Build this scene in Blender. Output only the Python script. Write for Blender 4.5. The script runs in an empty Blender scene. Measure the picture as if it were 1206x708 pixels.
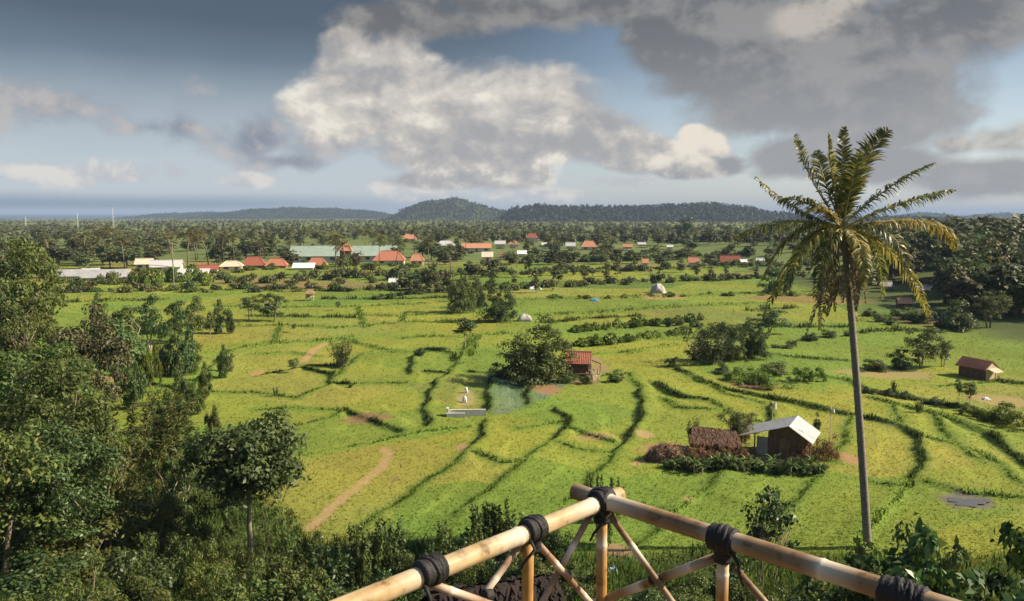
import bpy, math, random
import numpy as np
from mathutils import Vector, Matrix, noise

R = math.radians
random.seed(7)
rng = np.random.default_rng(7)
scn = bpy.context.scene
COL = scn.collection

# ------------------------------------------------------------------ camera
CAMZ = 20.0
PITCH = R(6.4)
FPX = 928.0                      # focal length in pixels of the 1206 px wide photo
SP, CP = math.sin(PITCH), math.cos(PITCH)
cam_d = bpy.data.cameras.new('camera')
cam = bpy.data.objects.new('camera', cam_d)
COL.objects.link(cam)
cam.location = (0, 0, CAMZ)
cam.rotation_euler = (R(90) - PITCH, 0, 0)
cam_d.sensor_width = 36.0
cam_d.lens = 36.0 * FPX / 1206.0
cam_d.clip_start = 0.05
cam_d.clip_end = 120000
scn.camera = cam


def ray(u, v):
    xr, yr = (u - 603.0) / FPX, (354.0 - v) / FPX
    return xr, CP + yr * SP, -SP + yr * CP


# ------------------------------------------------------------------ small helpers
def sstep(a, b, x):
    t = np.clip((x - a) / (b - a), 0, 1)
    return t * t * (3 - 2 * t)


def wav(x, y, s, ph=0.0):
    """cheap smooth 2-D noise in about -1..1"""
    x = np.asarray(x, float) / s
    y = np.asarray(y, float) / s
    return (np.sin(x * 1.7 + 1.3 * np.sin(y * 1.1 + ph) + ph) * 0.5
            + np.sin(y * 1.9 + 1.7 * np.sin(x * 0.9 + 2 * ph) + 1.1) * 0.3
            + np.sin((x + y) * 3.1 + 1.2 * np.sin((x - y) * 2.3 + ph)) * 0.2)


def hbase(x, y):
    x = np.asarray(x, float)
    y = np.asarray(y, float)
    r = np.hypot(x, y)
    toe = 43.5 + 1.6 * np.sin(x * 0.13) + 0.9 * np.sin(x * 0.31 + 1) + 6 * sstep(-14, -40, x)
    z = 18.0 * np.clip((toe - y) / 43.5, 0, 1.6) ** 1.38
    z = np.where(y < 1.5, np.minimum(z, 17.2), z)
    d = np.maximum(r - 1000, 0)
    z = z - np.where(d < 400, d * d * 0.0046 / 800, 0.0046 * (d - 200))
    z = z + 0.12 * wav(x, y, 19) * sstep(40, 55, y)
    z = z + 12 * sstep(75, 210, x) * sstep(95, 190, y) * sstep(700, 250, y)
    z = z + 5 * sstep(-60, -120, x) * sstep(20, 60, y) * sstep(200, 110, y)
    return np.maximum(z, -32.0)


TS = np.geomspace(4, 9000, 5000)


def at(u, v):
    """the point of the ground seen at a photo pixel, and its depth"""
    dx, dy, dz = ray(u, v)
    z = CAMZ + TS * dz
    g = hbase(TS * dx, TS * dy)
    k = np.nonzero(z <= g)[0]
    i = int(k[0]) if len(k) else len(TS) - 1
    t = TS[i]
    if i > 0:
        a0, a1 = z[i - 1] - g[i - 1], z[i] - g[i]
        t = TS[i - 1] + (TS[i] - TS[i - 1]) * a0 / max(a0 - a1, 1e-9)
    x, y = t * dx, t * dy
    return x, y, float(hbase(x, y)), t


def atY(u, v, Y):
    dx, dy, dz = ray(u, v)
    t = Y / dy
    return t * dx, Y, CAMZ + t * dz, t


# ------------------------------------------------------------------ materials
MATS = {}


def newmat(name):
    m = bpy.data.materials.new(name)
    m.use_nodes = True
    nt = m.node_tree
    nt.nodes.clear()
    out = nt.nodes.new('ShaderNodeOutputMaterial')
    MATS[name] = m
    return m, nt, out


def nd(nt, t, **kw):
    n = nt.nodes.new(t)
    for k, v in kw.items():
        if k.startswith('i_'):
            n.inputs[k[2:].replace('_', ' ')].default_value = v
        else:
            setattr(n, k, v)
    return n


def ramp(nt, fac, stops):
    n = nt.nodes.new('ShaderNodeValToRGB')
    e = n.color_ramp.elements
    while len(e) < len(stops):
        e.new(0.5)
    for i, (p, c) in enumerate(stops):
        e[i].position = p
        e[i].color = (c[0], c[1], c[2], 1)
    nt.links.new(fac, n.inputs[0])
    return n.outputs[0]


def plain(name, c, rough=0.7, var=0.25, scale=3.0, spec=0.3, bump=0.0, c2=None, stretch=None, metal=0.0):
    """a surface whose colour is mottled by two octaves of noise"""
    m, nt, out = newmat(name)
    tc = nd(nt, 'ShaderNodeTexCoord')
    vec = tc.outputs['Object']
    if stretch:
        mp = nd(nt, 'ShaderNodeMapping')
        mp.inputs['Scale'].default_value = stretch
        nt.links.new(vec, mp.inputs[0])
        vec = mp.outputs[0]
    n1 = nd(nt, 'ShaderNodeTexNoise', i_Scale=scale, i_Detail=6.0, i_Roughness=0.65)
    nt.links.new(vec, n1.inputs['Vector'])
    a = tuple(x * (1 - var) for x in c)
    b = tuple(min(1, x * (1 + var)) for x in c) if c2 is None else c2
    col = ramp(nt, n1.outputs[0], [(0.32, a), (0.68, b)])
    p = nd(nt, 'ShaderNodeBsdfPrincipled', i_Roughness=rough)
    p.inputs['Specular IOR Level'].default_value = spec
    p.inputs['Metallic'].default_value = metal
    nt.links.new(col, p.inputs['Base Color'])
    if bump:
        b_ = nd(nt, 'ShaderNodeBump', i_Strength=bump, i_Distance=0.02)
        nt.links.new(n1.outputs[0], b_.inputs['Height'])
        nt.links.new(b_.outputs[0], p.inputs['Normal'])
    nt.links.new(p.outputs[0], out.inputs[0])
    return m


def leafmat(name, dark, light, trans=0.3, rough=0.5, objvar=0.25, odd=None, spec=0.25):
    """foliage: every leaf its own shade, every plant its own tone"""
    m, nt, out = newmat(name)
    geo = nd(nt, 'ShaderNodeNewGeometry')
    oi = nd(nt, 'ShaderNodeObjectInfo')
    stops = [(0.0, dark), (0.85, light)]
    if odd:
        stops = [(0.0, dark), (0.8, light), (0.9, odd)]
    col = ramp(nt, geo.outputs['Random Per Island'], stops)
    hsv = nd(nt, 'ShaderNodeHueSaturation')
    mr = nd(nt, 'ShaderNodeMapRange')
    mr.inputs['To Min'].default_value = 1 - objvar
    mr.inputs['To Max'].default_value = 1 + objvar
    nt.links.new(oi.outputs['Random'], mr.inputs[0])
    nt.links.new(mr.outputs[0], hsv.inputs['Value'])
    m2 = nd(nt, 'ShaderNodeMath', operation='MULTIPLY_ADD')
    nt.links.new(oi.outputs['Random'], m2.inputs[0])
    m2.inputs[1].default_value = 37.7
    fr = nd(nt, 'ShaderNodeMath', operation='FRACT')
    nt.links.new(m2.outputs[0], fr.inputs[0])
    mh = nd(nt, 'ShaderNodeMapRange')
    mh.inputs['To Min'].default_value = 0.5 - 0.09 * objvar
    mh.inputs['To Max'].default_value = 0.5 + 0.07 * objvar
    nt.links.new(fr.outputs[0], mh.inputs[0])
    nt.links.new(mh.outputs[0], hsv.inputs['Hue'])
    nt.links.new(col, hsv.inputs['Color'])
    p = nd(nt, 'ShaderNodeBsdfPrincipled', i_Roughness=rough)
    p.inputs['Specular IOR Level'].default_value = spec
    nt.links.new(hsv.outputs[0], p.inputs['Base Color'])
    tr = nd(nt, 'ShaderNodeBsdfTranslucent')
    nt.links.new(hsv.outputs[0], tr.inputs[0])
    mix = nd(nt, 'ShaderNodeMixShader')
    mix.inputs[0].default_value = trans
    nt.links.new(p.outputs[0], mix.inputs[1])
    nt.links.new(tr.outputs[0], mix.inputs[2])
    nt.links.new(mix.outputs[0], out.inputs[0])
    return m


# ------------------------------------------------------------------ mesh building
def mesh_from(name, V, F, mats, midx=None, smooth=False):
    """F: (n,3) or (n,4) int array, or a list of such arrays"""
    me = bpy.data.meshes.new(name)
    V = np.asarray(V, np.float32)
    Fs = F if isinstance(F, list) else [F]
    Fs = [np.asarray(f, np.int32) for f in Fs if len(f)]
    me.vertices.add(len(V))
    me.vertices.foreach_set('co', V.ravel())
    loops = np.concatenate([f.ravel() for f in Fs])
    tot = np.concatenate([np.full(len(f), f.shape[1], np.int32) for f in Fs])
    start = np.concatenate([[0], np.cumsum(tot)[:-1]]).astype(np.int32)
    me.loops.add(len(loops))
    me.loops.foreach_set('vertex_index', loops)
    me.polygons.add(len(tot))
    me.polygons.foreach_set('loop_start', start)
    me.polygons.foreach_set('loop_total', tot)
    if midx is not None:
        me.polygons.foreach_set('material_index', np.asarray(midx, np.int32))
    if smooth:
        me.polygons.foreach_set('use_smooth', np.ones(len(tot), bool))
    for m in (mats if isinstance(mats, (list, tuple)) else [mats]):
        me.materials.append(MATS[m] if isinstance(m, str) else m)
    me.update(calc_edges=True)
    me.validate()
    return me


def link(name, me, parent=None, loc=None):
    o = bpy.data.objects.new(name, me)
    COL.objects.link(o)
    if parent is not None:
        o.parent = parent
    if loc is not None:
        o.location = loc
    return o


def tag(o, label=None, cat=None, group=None, kind=None):
    if label:
        o['label'] = label
    if cat:
        o['category'] = cat
    if group:
        o['group'] = group
    if kind:
        o['kind'] = kind
    return o


def empty(name, loc, rz=0.0, sc=None, label=None, cat=None, group=None):
    o = link(name, None)
    o.location = loc
    o.rotation_euler = (0, 0, rz)
    if sc is not None:
        o.scale = sc
    o.empty_display_size = 0.3
    return tag(o, label, cat, group)


class MB:
    """collects vertices and faces of ONE mesh"""
    def __init__(self):
        self.v, self.f = [], []

    def poly(self, pts):
        b = len(self.v)
        self.v += [tuple(p) for p in pts]
        self.f.append(tuple(range(b, b + len(pts))))
        return self

    def box(self, x0, x1, y0, y1, z0, z1):
        b = len(self.v)
        self.v += [(x, y, z) for z in (z0, z1) for y in (y0, y1) for x in (x0, x1)]
        self.f += [tuple(b + i for i in q) for q in
                   ((0, 2, 3, 1), (4, 5, 7, 6), (0, 1, 5, 4), (2, 6, 7, 3), (0, 4, 6, 2), (1, 3, 7, 5))]
        return self

    def slab(self, quad, th):
        """a sheet given by its top outline, thickened downward along its normal"""
        q = [Vector(p) for p in quad]
        n = (q[1] - q[0]).cross(q[-1] - q[0]).normalized()
        if n.z < 0:
            n = -n
        k = len(q)
        b = len(self.v)
        self.v += [tuple(p) for p in q] + [tuple(p - n * th) for p in q]
        self.f.append(tuple(b + i for i in range(k)))
        self.f.append(tuple(b + k + i for i in reversed(range(k))))
        for i in range(k):
            j = (i + 1) % k
            self.f.append((b + i, b + j, b + k + j, b + k + i))
        return self

    def tube(self, pts, rad, n=8, cap=True):
        pts = [Vector(p) for p in pts]
        if not isinstance(rad, (list, tuple)):
            rad = [rad] * len(pts)
        b = len(self.v)
        up = None
        for i, p in enumerate(pts):
            d = (pts[min(i + 1, len(pts) - 1)] - pts[max(i - 1, 0)]).normalized()
            if up is None:
                up = Vector((0, 0, 1)) if abs(d.z) < 0.9 else Vector((1, 0, 0))
            s = d.cross(up)
            if s.length < 1e-5:
                s = d.cross(Vector((0, 1, 0)))
            s.normalize()
            up = s.cross(d).normalized()
            for k in range(n):
                a = 2 * math.pi * k / n
                self.v.append(tuple(p + (s * math.cos(a) + up * math.sin(a)) * rad[i]))
        for i in range(len(pts) - 1):
            for k in range(n):
                k2 = (k + 1) % n
                self.f.append((b + i * n + k, b + i * n + k2, b + (i + 1) * n + k2, b + (i + 1) * n + k))
        if cap:
            self.f.append(tuple(b + k for k in reversed(range(n))))
            e = b + (len(pts) - 1) * n
            self.f.append(tuple(e + k for k in range(n)))
        return self

    def mesh(self, name, mat, smooth=False):
        me = bpy.data.meshes.new(name)
        me.from_pydata(self.v, [], self.f)
        for m in (mat if isinstance(mat, (list, tuple)) else [mat]):
            me.materials.append(MATS[m])
        if smooth:
            me.polygons.foreach_set('use_smooth', np.ones(len(me.polygons), bool))
        me.update()
        return me

    def obj(self, name, mat, parent=None, smooth=False):
        return link(name, self.mesh(name, mat, smooth), parent)


def tri_split(mb):
    """numpy view of an MB, fan-triangulated (to merge into leaf arrays)"""
    T = []
    for f in mb.f:
        for i in range(1, len(f) - 1):
            T.append((f[0], f[i], f[i + 1]))
    return np.array(mb.v, float).reshape(-1, 3), np.array(T, int).reshape(-1, 3)


def unit(a):
    return a / np.maximum(np.linalg.norm(a, axis=-1, keepdims=True), 1e-9)


def leaf_quads(P, N, L, W, g, droop=0.25):
    """one kite-shaped, slightly folded leaf per point"""
    n = len(P)
    N = unit(N)
    d = unit(np.cross(N, unit(g.normal(size=(n, 3)))))
    d[:, 2] -= droop
    d = unit(d)
    s = unit(np.cross(d, N))
    L = np.asarray(L).reshape(-1, 1) * np.ones((n, 1))
    W = np.asarray(W).reshape(-1, 1) * np.ones((n, 1))
    up = np.cross(s, d)
    v = np.empty((n, 4, 3))
    v[:, 0] = P
    v[:, 1] = P + d * L * 0.45 + s * W * 0.5 + up * W * 0.12
    v[:, 2] = P + d * L - up * L * 0.12
    v[:, 3] = P + d * L * 0.5 - s * W * 0.5 + up * W * 0.12
    return v.reshape(-1, 3), np.arange(n * 4).reshape(n, 4)


def clump_points(C, rad, per, g, flat=0.75):
    """points on the shells of leaf clumps, and outward normals"""
    k = len(C)
    d = unit(g.normal(size=(k, per, 3)))
    d[..., 2] = np.where(d[..., 2] < -0.35, -d[..., 2] * 0.6, d[..., 2])
    r = rad[:, None, None] * (0.45 + 0.6 * g.random((k, per, 1)) ** 0.6)
    P = C[:, None, :] + d * r * np.array([1, 1, flat])
    N = d + np.array([0, 0, 0.5]) + 0.55 * g.normal(size=(k, per, 3))
    return P.reshape(-1, 3), N.reshape(-1, 3)
HAZE_DENSITY = 1.15e-4
EXPOSURE = 0.9
# ------------------------------------------------------------------ the palette
leafmat('leaf_dark', (0.03, 0.055, 0.016), (0.09, 0.13, 0.035), 0.25, 0.42)
leafmat('leaf_mid', (0.04, 0.07, 0.016), (0.125, 0.17, 0.036), 0.3, odd=(0.12, 0.14, 0.04))
leafmat('leaf_light', (0.045, 0.075, 0.016), (0.135, 0.17, 0.038), 0.35, odd=(0.18, 0.17, 0.05))
leafmat('leaf_bright', (0.075, 0.13, 0.014), (0.19, 0.25, 0.035), 0.4)
leafmat('leaf_brown', (0.055, 0.05, 0.024), (0.125, 0.115, 0.045), 0.2)
leafmat('leaf_blue', (0.048, 0.085, 0.026), (0.125, 0.18, 0.05), 0.28)
leafmat('leaf_dry', (0.16, 0.09, 0.04), (0.34, 0.22, 0.10), 0.2, 0.8)
leafmat('leaf_glossy', (0.022, 0.05, 0.013), (0.075, 0.125, 0.026), 0.22, 0.42, odd=(0.15, 0.17, 0.04), spec=0.3)
leafmat('leaf_far', (0.035, 0.055, 0.018), (0.125, 0.145, 0.045), 0.25, 0.6, objvar=0.45, odd=(0.17, 0.14, 0.06))
leafmat('leaf_hill', (0.02, 0.03, 0.015), (0.06, 0.075, 0.03), 0.2, 0.7, objvar=0.1)  # darker than leaf_wood: the ridge's cloud shade is in the leaf colour
leafmat('leaf_wood', (0.04, 0.055, 0.02), (0.15, 0.155, 0.06), 0.2, 0.7, objvar=0.1)
leafmat('leaf_banana', (0.05, 0.10, 0.02), (0.15, 0.22, 0.05), 0.4, 0.35)
leafmat('palm_leaf', (0.06, 0.075, 0.015), (0.20, 0.195, 0.04), 0.38, 0.4, objvar=.2, odd=(0.32, 0.27, 0.08), spec=0.4)
leafmat('palm_yellow', (0.13, 0.12, 0.02), (0.34, 0.29, 0.06), 0.38, 0.45, objvar=.2, odd=(0.4, 0.3, 0.1))
leafmat('palm_dry', (0.16, 0.11, 0.055), (0.34, 0.26, 0.12), 0.2, 0.8)
leafmat('palm_far', (0.06, 0.075, 0.02), (0.17, 0.16, 0.05), 0.3, 0.5, objvar=0.35)
plain('bark', (0.17, 0.13, 0.09), 0.9, 0.4, 9.0, bump=0.4)
plain('bark_pale', (0.30, 0.25, 0.18), 0.9, 0.4, 6.0, bump=0.4)
plain('palm_bark', (0.22, 0.185, 0.15), 0.9, 0.45, 5.0, bump=0.5, stretch=(1, 1, 3))
plain('frond_stalk', (0.36, 0.27, 0.08), 0.5, 0.3, 4.0)
plain('coconut_husk', (0.22, 0.15, 0.06), 0.7, 0.4, 5.0)
plain('thatch', (0.16, 0.105, 0.065), 0.95, 0.5, 14.0, bump=0.6, stretch=(1, 1, 0.25))
plain('straw', (0.27, 0.175, 0.10), 0.95, 0.45, 9.0, bump=0.6)
plain('timber', (0.20, 0.12, 0.07), 0.85, 0.4, 7.0, bump=0.3, stretch=(1, 1, 0.15))
plain('timber_dark', (0.155, 0.09, 0.055), 0.85, 0.45, 7.0, bump=0.3, stretch=(1, 1, 0.15))
plain('timber_pale', (0.45, 0.36, 0.24), 0.85, 0.3, 7.0, stretch=(1, 1, 0.15))
plain('iron_sheet', (0.50, 0.48, 0.44), 0.5, 0.18, 2.5, spec=0.4)
plain('iron_rust', (0.17, 0.07, 0.045), 0.8, 0.4, 3.0)
plain('clay_tile', (0.37, 0.14, 0.08), 0.8, 0.22, 4.0)
plain('clay_tile_old', (0.27, 0.085, 0.05), 0.85, 0.3, 3.0)
plain('clay_tile_pale', (0.46, 0.21, 0.12), 0.8, 0.2, 3.0)
plain('green_sheet', (0.25, 0.31, 0.24), 0.6, 0.15, 0.4)
plain('grey_sheet', (0.33, 0.32, 0.30), 0.6, 0.2, 0.6)
plain('white_wash', (0.52, 0.50, 0.45), 0.8, 0.1, 1.2)
plain('cream_wash', (0.58, 0.47, 0.34), 0.85, 0.15, 1.2)
plain('dark_opening', (0.03, 0.028, 0.025), 0.4, 0.2, 2.0, spec=0.5)
plain('cloth_white', (0.66, 0.65, 0.61), 0.8, 0.06, 2.0)
plain('tarp_blue', (0.06, 0.20, 0.46), 0.6, 0.15, 2.0)
plain('tarp_pale', (0.36, 0.34, 0.30), 0.8, 0.15, 2.0)
plain('plastic_pale', (0.34, 0.52, 0.60), 0.4, 0.1, 3.0, spec=0.5)
plain('brick_red', (0.33, 0.17, 0.11), 0.9, 0.35, 5.0)
plain('concrete', (0.42, 0.40, 0.36), 0.9, 0.2, 2.0)
plain('mast_steel', (0.6, 0.58, 0.55), 0.5, 0.1, 1.0)
plain('rubber', (0.018, 0.016, 0.015), 0.62, 0.45, 30.0, bump=0.5)

# bamboo: pale culm, brown streaks along the pole (poles are built along local Z)
def bamboo(name, base, dark):
    m, nt, out = newmat(name)
    tc = nd(nt, 'ShaderNodeTexCoord')
    mp = nd(nt, 'ShaderNodeMapping')
    mp.inputs['Scale'].default_value = (38, 38, 2.2)
    nt.links.new(tc.outputs['Object'], mp.inputs[0])
    n1 = nd(nt, 'ShaderNodeTexNoise', i_Scale=1.0, i_Detail=5.0, i_Roughness=0.7)
    nt.links.new(mp.outputs[0], n1.inputs['Vector'])
    n2 = nd(nt, 'ShaderNodeTexNoise', i_Scale=7.0, i_Detail=4.0, i_Roughness=0.6)
    nt.links.new(tc.outputs['Object'], n2.inputs['Vector'])
    c1 = ramp(nt, n1.outputs[0], [(0.3, dark), (0.6, base)])
    c2 = ramp(nt, n2.outputs[0], [(0.36, (0.5, 0.42, 0.33)), (0.62, (1, 1, 1))])
    mx = nd(nt, 'ShaderNodeMix', data_type='RGBA', blend_type='MULTIPLY')
    mx.inputs[0].default_value = 0.9
    nt.links.new(c1, mx.inputs[6])
    nt.links.new(c2, mx.inputs[7])
    n3 = nd(nt, 'ShaderNodeTexNoise', i_Scale=28.0, i_Detail=3.0, i_Roughness=0.6)
    nt.links.new(tc.outputs['Object'], n3.inputs['Vector'])
    c3 = ramp(nt, n3.outputs[0], [(0.30, (0.45, 0.38, 0.30)), (0.42, (1, 1, 1))])
    m3 = nd(nt, 'ShaderNodeMix', data_type='RGBA', blend_type='MULTIPLY')
    m3.inputs[0].default_value = 0.8
    nt.links.new(mx.outputs[2], m3.inputs[6])
    nt.links.new(c3, m3.inputs[7])
    ra = nd(nt, 'ShaderNodeAttribute', attribute_name='ring')
    m4 = nd(nt, 'ShaderNodeMix', data_type='RGBA')
    nt.links.new(ra.outputs['Fac'], m4.inputs[0])
    nt.links.new(m3.outputs[2], m4.inputs[6])
    m4.inputs[7].default_value = (.60, .52, .40, 1)
    p = nd(nt, 'ShaderNodeBsdfPrincipled', i_Roughness=0.55)
    p.inputs['Specular IOR Level'].default_value = 0.3
    nt.links.new(m4.outputs[2], p.inputs['Base Color'])
    bp = nd(nt, 'ShaderNodeBump', i_Strength=0.25, i_Distance=0.002)
    nt.links.new(n1.outputs[0], bp.inputs['Height'])
    nt.links.new(bp.outputs[0], p.inputs['Normal'])
    nt.links.new(p.outputs[0], out.inputs[0])


bamboo('bamboo_pale', (0.54, 0.41, 0.21), (0.36, 0.245, 0.115))
bamboo('bamboo_brown', (0.34, 0.23, 0.115), (0.20, 0.125, 0.065))
bamboo('bamboo_gold', (0.52, 0.30, 0.09), (0.36, 0.19, 0.06))
bamboo('bamboo_thin', (0.42, 0.28, 0.18), (0.26, 0.16, 0.10))

# ------------------------------------------------------------------ plant prototypes (mesh data shared by all copies)
PROTO = {}


def add_proto(kind, parts, h, w):
    """parts: list of (name, mesh)"""
    PROTO.setdefault(kind, []).append((parts, h, w))


def crown_centres(n, cw, cb, h, rad, g, shape=0.5, lp=1.0):
    d = unit(g.normal(size=(n, 3)))
    r = g.random((n, 1)) ** shape
    ang = np.arctan2(d[:, 1], d[:, 0])
    lop = 1 + lp * (0.22 * np.sin(ang * 2 + g.random() * 6) + 0.12 * np.sin(ang * 3 + g.random() * 6))
    C = d * r * np.array([1, 1, 1]) * lop[:, None]
    C[:, :2] *= cw / 2 - rad * 0.6
    C[:, 2] = (cb + h) / 2 + C[:, 2] * ((h - cb) / 2 - rad * 0.5)
    return C


def gen_tree(kind, seed, h, cw, cb, n, per, leaf, rad, lmat, tmat='bark', tr=None, lw=0.5, limbs=10, shape=0.42,
             multi=1, droop=0.25, single=False, lp=1.0):
    g = np.random.default_rng(seed)
    C = crown_centres(n, cw, cb, h, rad, g, shape, lp)
    rr = rad * (0.7 + 0.6 * g.random(n))
    P, N = clump_points(C, rr, per, g)
    L = leaf * (0.6 + 0.8 * g.random(len(P)))
    V, F = leaf_quads(P, N, L, L * lw, g, droop)
    tb = MB()
    tr = tr or 0.022 * h
    for m in range(multi):
        ox, oy = (g.normal(size=2) * 0.14 * cw if multi > 1 else (0, 0))
        top = (cb + h) * 0.52
        pts = []
        for i in range(7):
            f = i / 6
            pts.append((ox * (0.3 + f) + g.normal() * 0.05 * f * h * 0.3, oy * (0.3 + f) + g.normal() * 0.05 * f * h * 0.3, top * f - (0.4 if i == 0 else 0)))
        tb.tube(pts, [tr * (1.35 if i == 0 else 1.0 - 0.09 * i) for i in range(7)], 7)
        for k in g.choice(n, min(limbs, n), replace=False):
            c = C[k]
            s = Vector(pts[int(g.integers(3, 7))])
            mid = s.lerp(Vector(c), 0.5) + Vector((0, 0, 0.06 * h))
            tb.tube([s, mid, Vector(c)], [tr * 0.42, tr * 0.3, tr * 0.12], 5, False)
    if single:
        V2, T2 = tri_split(tb)
        me = mesh_from(kind, np.concatenate([V, V2]), [F, T2 + len(V)], [lmat, tmat],
                       np.r_[np.zeros(len(F)), np.ones(len(T2))])
        add_proto(kind, me, h, cw)
        return
    parts = [('trunk', tb.mesh('trunk', tmat, True)), ('crown', mesh_from('crown', V, F, lmat))]
    add_proto(kind, parts, h, cw)


def gen_bush(kind, seed, h, w, n, per, leaf, rad, lmat, lw=0.5, stems=6, droop=0.2, shape=0.45, single=False):
    g = np.random.default_rng(seed)
    d = unit(g.normal(size=(n, 3)))
    d[:, 2] = np.abs(d[:, 2])
    lop = 1 + 0.3 * np.sin(np.arctan2(d[:, 1], d[:, 0]) * 2 + seed)
    C = d * (g.random((n, 1)) ** shape) * lop[:, None]
    C[:, :2] *= w / 2 - rad * 0.6
    C[:, 2] = rad * 0.3 + C[:, 2] * (h - rad)
    P, N = clump_points(C, rad * (0.7 + 0.7 * g.random(n)), per, g, 0.85)
    P[:, 2] = np.abs(P[:, 2])
    L = leaf * (0.6 + 0.8 * g.random(len(P)))
    V, F = leaf_quads(P, N, L, L * lw, g, droop)
    sb = MB()
    for k in g.choice(n, min(stems, n), replace=False):
        c = Vector(C[k])
        sb.tube([(c.x * 0.15, c.y * 0.15, -0.25), (c.x * 0.6, c.y * 0.6, c.z * 0.6), c], [0.035, 0.025, 0.01], 5, False)
    V2, T2 = tri_split(sb)
    if single:
        me = mesh_from(kind, np.concatenate([V, V2]), [F, T2 + len(V)], [lmat, 'bark'], np.r_[np.zeros(len(F)), np.ones(len(T2))])
        add_proto(kind, me, h, w)
    else:
        add_proto(kind, [('stem', sb.mesh('stem', 'bark')), ('foliage', mesh_from('foliage', V, F, lmat))], h, w)


def gen_sprig(kind, seed, h, w, nst, per, leaf, lmat, lw=0.35, smat='bark', spread=0.5, single=False):
    """a clump of upright leafy stems"""
    g = np.random.default_rng(seed)
    sb = MB()
    PP, NN = [], []
    for s in range(nst):
        a = g.random() * 6.283
        r = math.sqrt(g.random()) * w * 0.22
        b = Vector((math.cos(a) * r, math.sin(a) * r, -0.2))
        hh = h * (0.55 + 0.45 * g.random())
        a2 = a + g.normal() * 0.6
        lean = spread * w * (0.15 + 0.35 * g.random())
        t = Vector((b.x + math.cos(a2) * lean, b.y + math.sin(a2) * lean, hh))
        m = b.lerp(t, 0.5) + Vector((-math.cos(a2), -math.sin(a2), 0)) * lean * 0.25
        sb.tube([b, m, t], [0.04, 0.028, 0.008], 5, False)
        f = 0.22 + 0.78 * g.random(per) ** 0.8
        p0 = np.array(b)[None] * ((1 - f) ** 2)[:, None] + 2 * np.array(m)[None] * (f * (1 - f))[:, None] + np.array(t)[None] * (f ** 2)[:, None]
        off = unit(g.normal(size=(per, 3)))
        wd = 0.09 * w * (1.3 - f) + 0.03
        PP.append(p0 + off * (wd * g.random(per))[:, None])
        NN.append(off * 0.5 + np.array([0, 0, 0.5]) + 0.5 * g.normal(size=(per, 3)))
    P, N = np.concatenate(PP), np.concatenate(NN)
    L = leaf * (0.6 + 0.8 * g.random(len(P)))
    V, F = leaf_quads(P, N, L, L * lw, g, 0.1)
    if single:
        V2, T2 = tri_split(sb)
        me = mesh_from(kind, np.concatenate([V, V2]), [F, T2 + len(V)], [lmat, smat], np.r_[np.zeros(len(F)), np.ones(len(T2))])
        add_proto(kind, me, h, w)
    else:
        add_proto(kind, [('stem', sb.mesh('stem', smat)), ('foliage', mesh_from('foliage', V, F, lmat))], h, w)


def arc_pts(a, L, rise, sag, n=9, start=(0, 0, 0), side=0.0):
    """a frond's midrib: leaves the start at angle `rise`, then sags"""
    p = Vector(start)
    out = [p.copy()]
    ang = rise
    for i in range(n - 1):
        aa = a + side * i / n
        d = Vector((math.cos(aa) * math.cos(ang), math.sin(aa) * math.cos(ang), math.sin(ang)))
        p = p + d * (L / (n - 1))
        out.append(p.copy())
        ang -= sag / (n - 1)
    return out


def frond_mesh(pts, llen, lw, pairs, g, hang=0.5, fwd=0.6, flat=1.0, ragged=0.15, twist=0.0):
    """leaflets along a midrib; returns verts, quads"""
    pts = np.array([tuple(p) for p in pts])
    k = len(pts) - 1
    f = np.linspace(0.10, 0.995, pairs)
    i = np.minimum((f * k).astype(int), k - 1)
    fr = f * k - i
    P = pts[i] * (1 - fr)[:, None] + pts[i + 1] * fr[:, None]
    D = unit(pts[i + 1] - pts[i])
    S = unit(np.cross(D, np.array([0, 0, 1.0]) + 1e-3))
    U = np.cross(S, D)
    if twist:
        c, s_ = np.cos(twist * f), np.sin(twist * f)
        S, U = S * c[:, None] + U * s_[:, None], U * c[:, None] - S * s_[:, None]
    env = np.clip(np.sin(np.clip(f, 0.05, 1) ** 0.75 * math.pi * 0.93) * 1.05, 0.22, 1)
    VV, FF = [], []
    b = 0
    for sd in (-1, 1):
        ok = g.random(pairs) > ragged
        n = int(ok.sum())
        le = (llen * env * (0.8 + 0.4 * g.random(pairs)))[ok][:, None]
        d0 = unit(S[ok] * sd * flat + D[ok] * fwd + U[ok] * 0.25 + 0.12 * g.normal(size=(n, 3)))
        d1 = unit(d0 + np.array([0, 0, -1.0]) * hang * (0.7 + 0.6 * g.random((n, 1))))
        d2 = unit(d1 + np.array([0, 0, -1.0]) * hang)
        w = unit(np.cross(d0, U[ok] + 0.4 * g.normal(size=(n, 3)))) * lw
        p0 = P[ok]
        p1 = p0 + d0 * le * 0.35
        p2 = p1 + d1 * le * 0.35
        p3 = p2 + d2 * le * 0.3
        v = np.stack([p0 - w * 0.3, p0 + w * 0.3, p1 - w * 0.5, p1 + w * 0.5, p2 - w * 0.42, p2 + w * 0.42, p3 - w * 0.08, p3 + w * 0.08], 1)
        VV.append(v.reshape(-1, 3))
        q = np.array([[0, 1, 3, 2], [2, 3, 5, 4], [4, 5, 7, 6]])
        FF.append((q[None] + 8 * np.arange(n)[:, None, None]).reshape(-1, 4) + b)
        b += n * 8
    return np.concatenate(VV), np.concatenate(FF)


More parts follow.
